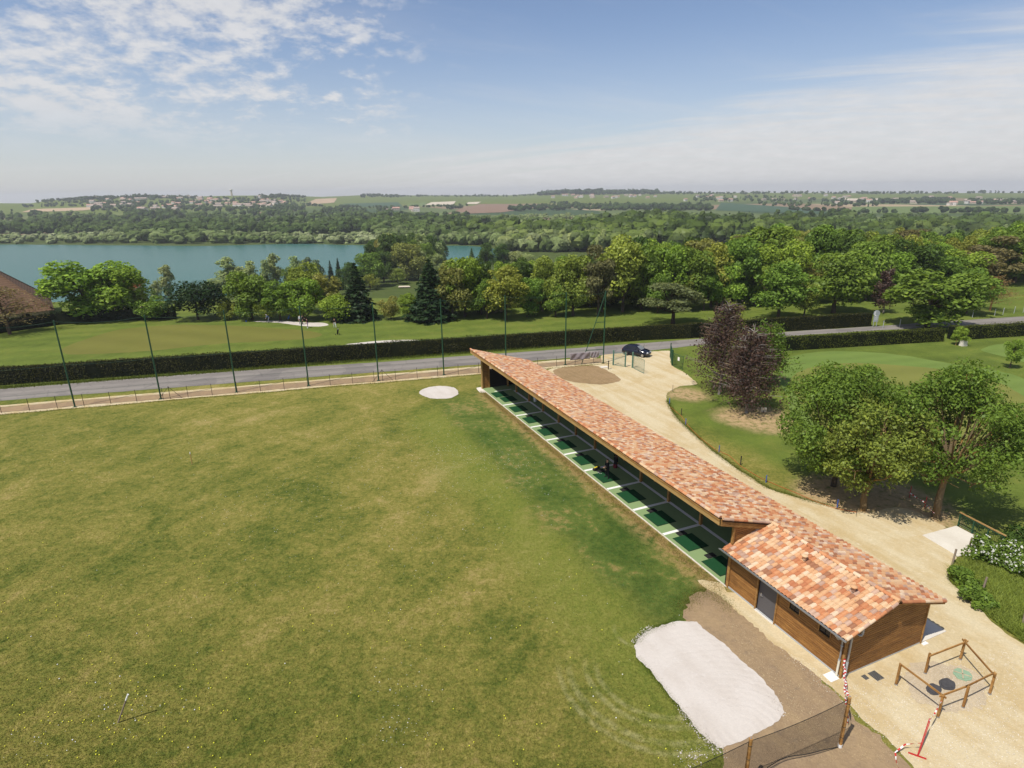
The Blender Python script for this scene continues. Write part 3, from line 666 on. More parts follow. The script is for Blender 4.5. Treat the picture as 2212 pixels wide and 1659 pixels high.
# roof ventilators
for t, n in ((44.25, 1.73), (47.12, 1.75)):
    v = MB().lathe([(.085, -.05), (.085, .12), (.105, .12), (.105, .14)], 14, (t, n, hutz(n) + .10)).build('roof_ventilator', m_tile, roof)
    MB().lathe([(.15, .16), (.17, .19), (.165, .215), (.10, .25), (.02, .262)], 14, (t, n, hutz(n) + .10)).build('cowl', m_tile, v)
    MB().lathe([(.09, .13), (.09, .17)], 10, (t, n, hutz(n) + .10)).build('grille', m_rubber, v)

# --- cladding boards
BH = .128
def front_boards(t0, t1, z0, z1, n=0.05):
    for k in range(int(round(.10 / BH)) * 0, 40):
        za, zb = .10 + k * BH, .10 + (k + 1) * BH - .018
        a, b_ = max(za, z0), min(zb, z1)
        if b_ - a > .02: MB().bx((t0, n - .022 - rng.uniform(0, .004), a), (t1, n, b_)).build('cladding_board', m_clad, bld)
HT = 2.52
front_boards(41.0, 43.06, 0, HT); front_boards(44.38, 48.42, 0, 1.55)
front_boards(44.38, 45.10, 1.55, HT); front_boards(45.82, 46.9, 1.55, HT); front_boards(47.62, 48.42, 1.55, HT); front_boards(43.06, 44.38, 2.12, HT)
for a, b_ in ((45.10, 45.82), (46.90, 47.62)): front_boards(a, b_, 2.08, HT)
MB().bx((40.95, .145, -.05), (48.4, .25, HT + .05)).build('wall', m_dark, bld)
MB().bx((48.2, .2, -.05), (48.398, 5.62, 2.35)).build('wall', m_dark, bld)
MB().bx((40.92, 5.5, -.05), (48.4, 5.66, 2.4)).build('wall', m_clad, bld)
MB().bx((40.91, -.0, -.06), (48.44, .05, .095)).build('plinth', m_pvc, bld)
MB().bx((48.40, .05, -.06), (48.43, 5.68, .095)).build('plinth', m_pvc, bld)
def gable_top(n): return (hutz(n) if n < HN else roofz(n)) - .20
def end_boards(t, th, na, nb, top, bottom, mat=m_clad):
    zmax = max(top(n) for n in np.linspace(na, nb, 80))
    for k in range(60):
        za, zb = .10 + k * BH, .10 + (k + 1) * BH - .018
        if za > zmax: break
        ok = [n for n in np.linspace(na, nb, 400) if top(n) > (za + zb) / 2 and bottom(n) < (za + zb) / 2]
        if len(ok) < 6: continue
        a, b_ = min(ok), max(ok); sa = 0 if a > na + .05 else 0
        oa = [n for n in np.linspace(na, nb, 400) if top(n) >= zb and bottom(n) <= za] or ok
        a2, b2 = min(oa), max(oa); d_ = th + rng.uniform(0, .004)
        m = MB(); pts = [(a, za), (b_, za), (b2, zb), (a2, zb)]
        m.add([(t, n, z) for n, z in pts] + [(t + d_, n, z) for n, z in pts], [(0, 1, 2, 3), (7, 6, 5, 4), (0, 4, 5, 1), (1, 5, 6, 2), (2, 6, 7, 3), (3, 7, 4, 0)])
        m.build('cladding_board', mat, bld)
end_boards(48.40, .024, .06, 5.66, gable_top, lambda n: -1)
MB().add([(48.2, .2, .0), (48.2, 5.6, 0), (48.2, 5.6, gable_top(5.6)), (48.2, HN, gable_top(HN) - .02), (48.2, .2, gable_top(.2)), (48.398, .2, .0), (48.398, 5.6, 0), (48.398, 5.6, gable_top(5.6)), (48.398, HN, gable_top(HN) - .02), (48.398, .2, gable_top(.2))],
         [(0, 1, 2, 3, 4), (9, 8, 7, 6, 5)]).build('gable_lining', m_dark, bld)
end_boards(40.90, .024, .02, HN - .15, lambda n: roofz(n) - .2, lambda n: hutz(n) - .25)
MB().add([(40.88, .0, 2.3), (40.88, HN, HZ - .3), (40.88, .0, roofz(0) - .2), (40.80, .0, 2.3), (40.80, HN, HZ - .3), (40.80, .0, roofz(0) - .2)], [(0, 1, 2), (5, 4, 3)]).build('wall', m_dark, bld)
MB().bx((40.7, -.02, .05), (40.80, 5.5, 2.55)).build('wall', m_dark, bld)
for a, b_ in (((40.80, -.04, -.02), (40.98, .06, 2.6)), ((48.38, -.035, -.02), (48.47, .07, HT + .1)), ((48.38, 5.64, -.02), (48.46, 5.72, 2.55)), ((43.0, -.03, .05), (43.08, .05, 2.15)), ((44.36, -.03, .05), (44.44, .05, 2.15)), ((40.84, -.06, 2.4), (40.98, .06, roofz(0) - .25))):
    MB().bx(a, b_).build('corner_trim', m_post, bld)
# door, windows
dr = MB().bx((43.10, .10, .06), (44.34, .14, 2.10)).build('door', m_door, bld)
MB().tube([(43.27, .09, 1.08), (43.27, .03, 1.08), (43.42, .03, 1.08)], .016, 8).bx((43.24, .075, .98), (43.30, .10, 1.20)).build('handle', m_steel, dr)
MB().bx((43.06, -.10, -.02), (44.38, .10, .055)).build('threshold', m_concrete, bld)
for a, b_ in ((45.10, 45.82), (46.90, 47.62)):
    w = MB().bx((a + .05, .06, 1.59), (b_ - .05, .08, 2.05)).build('window', m_glass, bld)
    f = MB(); f.bx((a, .0, 1.55), (a + .05, .10, 2.08)); f.bx((b_ - .05, .0, 1.55), (b_, .10, 2.08)); f.bx((a + .05, .0, 2.045), (b_ - .05, .10, 2.08)); f.build('frame', m_post, w)
    MB().bx((a + .05, -.02, 1.55), (b_ - .05, .10, 1.588)).build('sill', m_post, w)
    MB().bx(((a + b_) / 2 - .015, .045, 1.59), ((a + b_) / 2 + .015, .062, 2.045)).build('mullion', m_rubber, w)
MB().lathe([(.02, -.06), (.07, -.05), (.09, 0), (.05, .04)], 10, (47.95, -.06, 2.22)).build('wall_lamp', m_cream, bld)
# gutter and pipes
g = MB(); prof = [(-.07, .05), (-.065, 0), (-.04, -.045), (0, -.062), (.04, -.045), (.065, 0)]
gy, gz = HE - .13, HEZ - .11; vs = []; fs = []
for t in (40.62, T2 + .03):
    for y, z in prof: vs.append((t, gy + y, gz + z))
for y, z in prof: vs.append((40.62, gy + y * .86, gz + z * .86 + .004))
for y, z in prof: vs.append((T2 + .03, gy + y * .86, gz + z * .86 + .004))
n = len(prof)
for i in range(n - 1):
    fs += [(i, n + i, n + i + 1, i + 1), (2 * n + i, 2 * n + i + 1, 3 * n + i + 1, 3 * n + i)]
fs += [(0, 2 * n, 3 * n, n), (n - 1, 2 * n - 1, 4 * n - 1, 3 * n - 1)]
g.add(vs, fs).add([vs[n + i] for i in range(n)], [tuple(range(n))]).add([vs[i] for i in range(n)], [tuple(range(n))[::-1]])
gut = g.build('gutter', m_zinc, bld)
MB().tube([(48.28, gy, gz - .05), (48.28, gy + .2, gz - .30), (48.28, -.07, gz - .48), (48.28, -.07, .95)], .042, 10).build('downpipe', m_zinc, gut)
MB().tube([(48.28, -.07, .97), (48.28, -.08, .02)], .052, 10).build('pipe_shoe', m_cream, gut)
for z in (.95, 1.75): MB().lathe([(.058, 0), (.058, .05)], 10, (48.28, -.07, z)).build('pipe_bracket', m_pvc, gut)
MB().tube([(48.52, .16, 2.35), (48.52, .16, .95)], .05, 10).build('waste_pipe', m_zinc, bld)
MB().tube([(48.52, .16, .97), (48.52, .16, .01)], .06, 10).build('waste_pipe', m_pvc, bld)
vp = MB().tube([(48.44, .62, 2.34), (48.56, .62, 2.34), (48.62, .66, 2.38), (48.63, .67, 2.46), (48.63, .67, 2.86)], .055, 10).build('vent_pipe', m_pvc, bld)
MB().lathe([(.062, 0), (.075, .02), (.075, .09), (.05, .12)], 12, (48.63, .67, 2.84)).build('cap', m_rubber, vp)
# concrete around the shed
tag(MB().prism([(47.98, -.58), (47.98, .0), (48.46, -.10), (48.46, -.62)], -.05, .05).build('splash_slab', m_white, None, tuple(BO), (0, 0, BANG)), 'small white concrete splash slab under the cream downpipe of the shed', 'slab')
tag(MB().prism([(46.5, 5.68), (48.44, 5.68), (48.43, 7.72), (46.5, 7.72)], -.05, .06).build('concrete_apron', m_concrete, None, tuple(BO), (0, 0, BANG)), 'grey concrete apron in the shade behind the closed shed', 'slab')
tag(MB().prism([tuple(p[:2]) for p in k2((1180, 512), (1215, 490), (1248, 510), (1203, 528))], -.05, .05).build('paving_slab', m_white), 'little white paving slab at the back corner of the shed wall', 'slab')
# tee mats, trays
ORD = ['first', 'second', 'third', 'fourth', 'fifth', 'sixth', 'seventh', 'eighth', 'ninth', 'tenth', 'eleventh']
mat_t = [38.35, 35.5] + [t + .9 for t in BAYS[::-1][1:]] + [4.0, 2.1]
for i, t in enumerate(mat_t[:-1]):
    n0 = .28 if i != len(mat_t) - 2 else .55
    e = empty('tee_mat', tuple(B(t, n0, .055)), BANG)
    MB().bx((0, 0, 0), (1.65, 1.55, .028)).build('turf', m_mat, e)
    MB().bx((-.02, -.02, -.003), (1.67, 1.57, .014)).build('edging', m_rubber, e)
    tag(e, f'dark green tee mat, the {ORD[i]} one counting from the shed', 'mat', 'tee mats in the bays')
    if i < 9:
        tr = MB().bx((0, 0, 0), (.42, .66, .02)).bx((0, 0, .02), (.42, .03, .05)).bx((0, .63, .02), (.42, .66, .05)).bx((0, .03, .02), (.03, .63, .05)).bx((.39, .03, .02), (.42, .63, .05)).build('ball_tray', m_rubber, None, tuple(B(t - .47, .85, .055)), (0, 0, BANG))
        tag(tr, f'low black ball tray beside the {ORD[i]} tee mat counting from the shed', 'tray', 'ball trays beside the mats')
e = empty('tee_mat', tuple(B(2.05, .28, .055)), BANG); MB().bx((0, 0, 0), (1.72, 1.55, .028)).build('turf', m_mat, e); MB().bx((-.02, -.02, -.003), (1.74, 1.57, .014)).build('edging', m_rubber, e)
tag(e, 'dark green tee mat beside the end screen, last of the row', 'mat', 'tee mats in the bays')
bk = empty('bin', tuple(G(1156, 868))); MB().lathe([(.15, .06), (.19, .5), (.2, .62)], 14).build('body', m_white, bk); MB().lathe([(.21, .62), (.21, .66), (.1, .70)], 14).build('lid', m_rubber, bk)
tag(bk, 'small white bin with black lid standing by a bay post', 'bin')
# yellow ball basket lying by the golfer, loose balls on the mat
bt = B(24.45, 1.02, .06); bs = empty('ball_basket', tuple(bt), BANG + R(-70))
m_yel = plain('yellow_plastic', L(214, 186, 40), .5, .4)
MB().tube([(-.32, 0, .13), (-.1, 0, .13), (.2, 0, .12), (.36, 0, .11)], [.10, .12, .13, .14], 14).build('body', m_rubber, bs)
MB().lathe([(.0, 0), (.10, .0), (.10, .05)], 14).build('lid', m_yel, bs, (-.33, 0, .13), (0, R(-90), 0)); MB().bx((-.1, -.06, .245), (.3, .06, .262)).build('stripe', m_yel, bs)
tag(bs, 'black and yellow ball basket lying on the bay floor by the golfer', 'basket')
# ------------------------------------------------------------------ trees
def unit(v): return v / np.maximum(np.linalg.norm(v, axis=-1, keepdims=True), 1e-9)
def leaf_quads(r_, C, N, size, long=1.5):
    n = len(C); sz = size * (.45 + 1.0 * r_.random(n) ** 1.3)[:, None]
    a = unit(np.cross(N, r_.normal(size=(n, 3)))); b = unit(np.cross(N, a))
    a = a * sz * long * .5; b = b * sz * .5
    V = np.stack([C - a, C - b * .9 + a * .1, C + a, C + b * .9 + a * .1], 1).reshape(-1, 3)
    return V, np.arange(4 * n).reshape(-1, 4)
def clump_leaves(r_, cc, cr, n, size, flat=.8, droop=0.0, shell=.62):
    w = cr ** 2; w = w / w.sum(); k = r_.choice(len(cc), n, p=w)
    d_ = unit(r_.normal(size=(n, 3))); low = d_[:, 2] < -.35
    d_[low & (r_.random(n) < .6), 2] *= -1
    rr = cr[k] * (shell + (1.08 - shell) * r_.random(n) ** .6)
    C = cc[k] + d_ * rr[:, None] * np.array([1, 1, flat]); C[:, 2] -= droop * r_.random(n) ** 2 * cr[k] * 2
    N = unit(d_ + np.array([0, 0, .35]) + r_.normal(size=(n, 3)) * .75)
    return leaf_quads(r_, C, N, size)
def broad_clumps(r_, n, rx, z0, z1, rc, top=1.0, hollow=.45, asym=1.0):
    zc, hz_ = (z0 + z1) / 2, (z1 - z0) / 2; out = []; ph1, ph2 = r_.uniform(0, 6.3, 2)
    while len(out) < n:
        d_ = unit(r_.normal(size=3)); u = hollow + (1 - hollow) * r_.random() ** .5
        p = np.array([d_[0] * rx * u, d_[1] * rx * u, zc + d_[2] * hz_ * u])
        k = (p[2] - z0) / (z1 - z0)
        an = math.atan2(p[1], p[0]); p[:2] *= (1.0 - .35 * top * max(0, k - .35)) * (1 + asym * (.20 * math.sin(2 * an + ph1 + 3 * k) + .12 * math.sin(3 * an + ph2))); out.append(p)
    cc = np.array(out); cr = rc * r_.uniform(.45, 1.4, n)
    return cc, cr
def limbs(cc, z_fork, tr, H, r_, nl=10, lean=.0, low=.0):
    m = MB(); top = np.array([lean, 0, z_fork]); bend = r_.normal(0, .12, 2)
    m.tube([(0, 0, -.15), (bend[0] * .5, bend[1] * .5, z_fork * .5), (top[0], top[1], z_fork), (top[0] + bend[0], top[1] + bend[1], H * .72)], [tr * 1.25, tr, tr * .8, tr * .18], 9)
    idx = r_.choice(len(cc), min(nl, len(cc)), replace=False)
    for i in idx:
        c = cc[i]; s0 = r_.uniform(low, .55); st = np.array([top[0], top[1], z_fork * (.92) + (H * .72 - z_fork) * s0 * .6])
        st[2] = min(st[2], c[2] - .05 * H) if c[2] > z_fork else z_fork * .95
        mid = st * .45 + c * .55 + np.array([0, 0, -.03 * H]) + r_.normal(0, .015 * H, 3)
        m.tube([st, mid, c], [tr * .42, tr * .26, tr * .08], 6)
        for _ in range(2):
            e = c + r_.normal(0, .045 * H, 3); m.tube([mid, (mid + e) / 2 + r_.normal(0, .02 * H, 3), e], [tr * .18, tr * .12, tr * .04], 5)
    return m
def make_broad(seed, leaf, nleaf, nc=26, rx=4.0, z0=2.2, z1=10., rc=1.55, tr=.24, fork=2.4, nl=12, flat=1.0, top=1.0, hollow=.45, shell=.62, asym=1.0):
    r_ = np.random.default_rng(seed); cc, cr = broad_clumps(r_, nc, rx - rc * .6, z0 + rc * .5, z1 - rc * .6, rc, top, hollow, asym)
    V, F = clump_leaves(r_, cc, cr, nleaf, leaf, flat, 0, shell)
    return np_mesh('crown', V, F, m_leaf), limbs(cc, fork, tr, z1, r_, nl).mesh('trunk', m_bark)
def make_conifer(seed, leaf, nw=20, H=10., rad=2.9, z0=.5):
    r_ = np.random.default_rng(seed); Cs = []; Ns = []; m = MB().tube([(0, 0, -.1), (0, 0, H * .6), (0, 0, H)], [.22, .13, .02], 8)
    for w in range(nw):
        k = w / (nw - 1); z = z0 + (H - z0 - .3) * k; rr = rad * (1 - k) ** .85 * r_.uniform(.85, 1.1) + .12; nb = max(5, int(13 * (1 - k) + 4)); ph = r_.uniform(0, 6)
        for b in range(nb):
            a = ph + 2 * math.pi * b / nb + r_.normal(0, .12); ln = rr * r_.uniform(.72, 1.12); u = np.array([math.cos(a), math.sin(a), 0]); s_ = np.array([-u[1], u[0], 0])
            m.tube([u * .05 + np.array([0, 0, z]), u * ln * .55 + np.array([0, 0, z + .02]), u * ln + np.array([0, 0, z - .16 * ln])], [.035, .022, .006], 4, False)
            npt = int(34 * ln / rad * (3.0 / 2)) + 6; t = r_.random(npt) ** .7
            C = u * (ln * t)[:, None] + s_ * (r_.normal(0, .17, npt) * ln * (1.15 - t * .7))[:, None]
            C[:, 2] = z - .16 * ln * t ** 2 + r_.normal(0, .05, npt) - .05; Cs.append(C)
            Ns.append(unit(np.array([0, 0, 1.]) + u * .5 + r_.normal(size=(npt, 3)) * .55))
    V, F = leaf_quads(r_, np.concatenate(Cs), np.concatenate(Ns), leaf, 1.9)
    return np_mesh('crown', V, F, m_leaf), m.mesh('trunk', m_bark)
def make_pine(seed, leaf, nleaf, H=10., rx=4.5, z0=3.5, nc=22, rc=1.35):
    r_ = np.random.default_rng(seed); cc = []
    for i in range(nc):
        a = r_.uniform(0, 6.3); k = r_.random(); z = z0 + (H - z0 - .6) * k; r0 = rx * (1 - .55 * k) * math.sqrt(r_.random()) * .92; cc.append((r0 * math.cos(a), r0 * math.sin(a), z))
    cc = np.array(cc); cr = rc * r_.uniform(.7, 1.25, nc); V, F = clump_leaves(r_, cc, cr, nleaf, leaf, .55, 0, .5)
    return np_mesh('crown', V, F, m_leaf), limbs(cc, z0 * .8, .26, H, r_, 14).mesh('trunk', m_bark)
def make_birch(seed, leaf, nleaf, H=10., rx=3.2, z0=1.6, nb=46, weep=1.5):
    r_ = np.random.default_rng(seed); Cs = []; m = MB(); b = r_.normal(0, .15, 2)
    m.tube([(0, 0, -.1), (b[0], b[1], H * .4), (b[0] * 1.6, b[1] * .8, H * .75), (b[0], b[1], H * .98)], [.16, .12, .07, .015], 9)
    per = nleaf // nb
    for i in range(nb):
        k = r_.random() ** .85; z = z0 + (H * .9 - z0) * k; a = r_.uniform(0, 6.3); ln = rx * (1.05 - .72 * k) * r_.uniform(.55, 1.1); u = np.array([math.cos(a), math.sin(a), 0])
        st = np.array([b[0], b[1], z]); tip = st + u * ln + np.array([0, 0, .35 * ln]); m.tube([st, (st + tip) / 2 + np.array([0, 0, .08 * ln]), tip], [.045, .03, .008], 5, False)
        t = r_.random(per) ** .6; C = st + (tip - st) * t[:, None] + r_.normal(0, .22, (per, 3)); C[:, 2] -= r_.random(per) ** 1.6 * weep * (.4 + t); Cs.append(C)
    C = np.concatenate(Cs); C = C[C[:, 2] > .8]; V, F = leaf_quads(r_, C, unit(r_.normal(size=C.shape) + np.array([0, 0, .3])), leaf, 1.4)
    return np_mesh('crown', V, F, m_leaf), m.mesh('trunk', m_bark)
def make_columnar(seed, leaf, nleaf, H=10., rx=1.5):
    r_ = np.random.default_rng(seed); nc = 30; k = np.linspace(.08, .93, nc); a = r_.uniform(0, 6.3, nc); rr = rx * .55 * np.sin(np.pi * (k * .8 + .12)) ** .7
    cc = np.stack([np.cos(a) * rr, np.sin(a) * rr, k * H], -1); cr = rx * .62 * r_.uniform(.6, 1.15, nc) * (np.sin(np.pi * (k * .82 + .1)) ** .5); V, F = clump_leaves(r_, cc, cr, nleaf, leaf, 1.25, 0, .5)
    return np_mesh('crown', V, F, m_leaf), MB().tube([(0, 0, -.2), (0, 0, H * .9)], [.2, .03], 7).mesh('trunk', m_bark)

PR = {  # prototypes about 10 m tall
    'broad': [make_broad(11, .30, 8500, 34, 4.0, 1.0, 10, 1.4), make_broad(12, .30, 8500, 38, 4.2, .7, 10, 1.3), make_broad(13, .32, 8000, 30, 3.7, 1.6, 10, 1.45)],
    'airy': [make_broad(21, .27, 6500, 40, 4.0, 1.4, 10, 1.1, .2, 2.0, 16, 1.0, 1.0, .3, .4), make_broad(22, .27, 6500, 40, 3.7, 1.2, 10, 1.05, .2, 2.0, 16, 1.0, 1.0, .3, .4)],
    'bush': [make_broad(31, .36, 5000, 22, 4.6, .2, 10, 2.1, .2, 1.0, 6), make_broad(32, .36, 5000, 26, 5.0, .1, 10, 1.9, .2, 1.0, 6)],
    'conifer': [make_conifer(41, .30), make_conifer(42, .30, 22, 10, 2.5)],
    'cedar': [make_conifer(43, .36, 13, 10, 5.4, .3)],
    'pine': [make_pine(51, .30, 5200), make_pine(52, .30, 5200, 10, 3.6, 3.0, 24)],
    'poplar': [make_columnar(61, .30, 3600), make_columnar(62, .30, 3600, 10, 1.8)],
    'willow': [make_birch(71, .30, 4600, 10, 4.6, 4.6, 50, 3.6)],
    'birch': [make_birch(72, .26, 3600, 10, 2.6, 2.0, 44, 1.2)],
    'bare': [make_birch(73, .16, 2600, 10, 4.6, 1.8, 90, .4)],
}
COLR = {'bright': L(120, 144, 54), 'mid': L(103, 127, 51), 'dark': L(72, 94, 42), 'deep': L(44, 62, 36), 'olive': L(128, 137, 60), 'rust': L(122, 124, 64), 'yell': L(128, 142, 62),
        'silver': L(142, 154, 102), 'pine': L(98, 108, 70), 'purple': L(86, 70, 64), 'brownpine': L(104, 100, 66), 'bluegrey': L(104, 118, 94), 'straw': L(134, 118, 80)}
SPECIES = {'broad': 'broad-leaved tree', 'airy': 'broad-leaved tree', 'bush': 'bush', 'conifer': 'conifer', 'cedar': 'cedar', 'pine': 'pine', 'poplar': 'poplar', 'willow': 'weeping willow', 'birch': 'birch', 'bare': 'bare-twigged tree'}
NAMES = {'broad': 'broadleaf_tree', 'airy': 'broadleaf_tree', 'bush': 'bush', 'conifer': 'conifer_tree', 'cedar': 'cedar_tree', 'pine': 'pine_tree', 'poplar': 'poplar_tree', 'willow': 'willow_tree', 'birch': 'birch_tree', 'bare': 'bare_tree'}
tcount = [0]
def plant(kind, colr, g, h, w, label, group=None, var=.12, proto=None, trunk=(.075, .058, .042), me=None):
    """a tree at g, h metres tall and w metres wide"""
    tcount[0] += 1; pl = PR.get(kind); cr, tk = me if me else pl[(tcount[0] if proto is None else proto) % len(pl)]
    base = {'broad': 8., 'airy': 7.8, 'bush': 9.6, 'conifer': 5.6, 'cedar': 10.5, 'pine': 8.5, 'poplar': 3.2, 'willow': 9.5, 'birch': 5.6, 'bare': 9.2}[kind] if not me else None
    sx = w / base if base else w; sz = h / 10. if base else h
    e = empty(NAMES.get(kind, 'broadleaf_tree'), tuple(g), random.uniform(0, 6.28)); tag(e, label, 'bush' if kind == 'bush' else 'tree', group)
    c = link('crown', cr, e); t = link('trunk', tk, e); c.scale = t.scale = (sx, sx * random.uniform(.9, 1.1), sz); t.scale = (sx * .5 + sz * .5, sx * .5 + sz * .5, sz); t.scale = c.scale
    k = (1 + random.uniform(-var, var)) * (.97 if me else 1.10); cl = COLR[colr]; c.color = (cl[0] * k * random.uniform(.92, 1.08), cl[1] * k, cl[2] * k, 1); t.color = (*trunk, 1)
    return e
ADJ = {'bright': 'bright green', 'mid': 'mid green', 'dark': 'dark green', 'deep': 'blackish green', 'olive': 'olive green', 'rust': 'rusty olive', 'yell': 'yellow-green', 'silver': 'silvery green', 'pine': 'grey-green', 'purple': 'purple-leaved', 'brownpine': 'brownish', 'bluegrey': 'blue-grey', 'straw': 'straw-coloured'}
def stand(kind, colr, base, top, hw, label=None, group=None, flat=True, **kw):
    """base, top in the frame; hw half width in frame pixels"""
    g = G(*base) if flat else T(*base); h = tall(g, top); ppm = FPX / np.linalg.norm(g - [0, 0, CAMZ])
    return plant(kind, colr, g, h, 2 * hw / ppm, label or f'{"tall " if h > 11.5 else "small " if h < 8 else ""}{"broad " if 2 * hw / ppm > .9 * h else "slim " if 2 * hw / ppm < .55 * h else ""}{ADJ[colr]} {SPECIES[kind]} in the belt of trees behind the fairway', group or (None if label else 'belt of trees behind the fairway'), **kw)
WB = 'wood behind the fairway'
# left of the green
stand('broad', 'bright', (198, 690), 563, 78, 'large bright green tree by the house with the brown tiled roof', proto=1)
stand('broad', 'bright', (262, 688), 571, 62, 'bright green tree overlapping the large one by the car park', proto=0)
stand('bare', 'straw', (22, 722), 612, 80, 'brown bare-twigged tree in front of the brown tiled roof', trunk=(.10, .07, .05))
stand('bush', 'deep', (428, 691), 608, 54, 'low blackish yew bush at the end of the dark hedge')
stand('bush', 'mid', (335, 690), 640, 30, 'mid green bush between the bright trees and the cedar')
stand('bush', 'olive', (300, 682), 622, 26, 'olive green bush beside the car park')
for x, b, t, hw, k, c in [(545, 690, 588, 48, 'broad', 'mid'), (606, 692, 603, 38, 'airy', 'mid'), (660, 692, 598, 44, 'broad', 'bright'), (668, 676, 563, 48, 'airy', 'yell'), (712, 684, 585, 40, 'airy', 'rust'), (722, 694, 636, 38, 'bush', 'bright'), (580, 692, 640, 24, 'bush', 'olive'),
                          (630, 693, 645, 24, 'bush', 'mid'), (495, 690, 648, 26, 'bush', 'olive'), (775, 690, 566, 46, 'conifer', 'deep'), (845, 690, 640, 24, 'bush', 'rust'), (882, 688, 632, 30, 'airy', 'bright'), (932, 691, 558, 56, 'conifer', 'deep'), (978, 690, 575, 40, 'broad', 'rust'),
                          (1005, 684, 548, 52, 'broad', 'bright'), (1040, 680, 552, 36, 'airy', 'dark'), (1092, 692, 570, 58, 'airy', 'olive'), (1052, 688, 600, 34, 'airy', 'mid'), (1140, 684, 600, 36, 'broad', 'mid'), (1172, 672, 553, 38, 'broad', 'yell'), (1238, 682, 545, 48, 'broad', 'yell'),
                          (1200, 684, 610, 34, 'airy', 'mid'), (1292, 682, 522, 44, 'pine', 'brownpine'), (1345, 674, 503, 62, 'airy', 'yell'), (1385, 668, 530, 46, 'broad', 'mid'), (1300, 674, 560, 40, 'pine', 'pine'), (1440, 668, 525, 52, 'broad', 'bright'),
                          (1488, 668, 535, 46, 'broad', 'mid'), (1420, 676, 585, 36, 'airy', 'mid'), (1535, 664, 520, 50, 'airy', 'olive'), (1580, 662, 515, 52, 'broad', 'mid'), (1560, 668, 570, 40, 'broad', 'bright'), (1520, 670, 575, 36, 'airy', 'mid'), (1630, 660, 530, 44, 'broad', 'bright'), (1475, 672, 590, 34, 'airy', 'olive'), (1745, 655, 560, 40, 'broad', 'rust'),
                          (1700, 655, 520, 44, 'broad', 'bright'), (1868, 648, 520, 46, 'broad', 'mid'), (1915, 640, 540, 42, 'broad', 'bright'), (1960, 636, 520, 50, 'broad', 'dark'), (1985, 640, 560, 42, 'conifer', 'bluegrey'), (2020, 632, 545, 42, 'broad', 'mid'), (2060, 628, 540, 46, 'broad', 'bright'), (2105, 622, 545, 36, 'pine', 'brownpine'), (2135, 615, 505, 50, 'pine', 'brownpine'), (2190, 610, 495, 52, 'broad', 'mid'), (2225, 606, 480, 50, 'broad', 'bright'), (1830, 650, 540, 40, 'broad', 'bright')]:
    stand(k, c, (x, b), t, hw)
# further rows of the wood, standing lower down the slope
r2 = np.random.default_rng(5)
for (x0, x1, yb, dpt) in [(1010, 2280, 0, 14), (1080, 2280, 0, 28), (1150, 2300, 0, 44), (1250, 2320, 0, 62)]:
    x = x0
    while x < x1:
        lim = float(np.interp(x, [900, 1100, 1300, 1500, 1650, 1800, 1950, 2100, 2212], [688, 682, 672, 664, 656, 648, 632, 618, 604]))
        g = G(x + r2.uniform(-12, 12), lim); dirv = np.array([g[0], g[1], 0]) / np.hypot(g[0], g[1]); g = g + dirv * (dpt + r2.uniform(-5, 5)); g[2] = hz(g[0], g[1])
        topy = float(np.interp(x, [1000, 1100, 1250, 1350, 1500, 1650, 1750, 1850, 1950, 2050, 2212], [566, 562, 540, 502, 506, 488, 476, 492, 484, 498, 462])) + r2.uniform(0, 34)
        h = min(max(tall(g, topy), 8.), 25.); c = r2.choice(['mid', 'bright', 'olive', 'dark', 'yell', 'rust', 'brownpine'], p=[.24, .2, .12, .14, .12, .06, .12]); k = 'pine' if c == 'brownpine' else r2.choice(['broad', 'airy', 'broad', 'conifer'], p=[.5, .28, .14, .08])
        if k == 'conifer': c = 'deep'
        plant(k, c, g, h, h * r2.uniform(.62, .85) if k != 'conifer' else h * .5, f'{ADJ[c]} {SPECIES[k]} in the wood on the slope behind the fairway', WB)
        x += r2.uniform(30, 50)
for x in np.arange(960, 2270, 15.):
    lim = float(np.interp(x, [900, 1100, 1300, 1500, 1650, 1800, 1950, 2100, 2212], [690, 684, 674, 666, 658, 650, 634, 620, 606]))
    if 1640 < x < 1830 and r2.random() < .5: continue
    g = G(x + r2.uniform(-6, 6), lim); g = g * (1 + np.array([1, 1, 0]) * (r2.uniform(3., 14.) / np.hypot(g[0], g[1]))); g[2] = hz(g[0], g[1]); h = r2.uniform(2.2, 5.5); c = r2.choice(['dark', 'mid', 'deep', 'rust'])
    plant('bush', c, g, h, h * r2.uniform(1.0, 1.5), f'{ADJ[c]} bush in the undergrowth along the edge of the wood', 'undergrowth bushes along the wood')
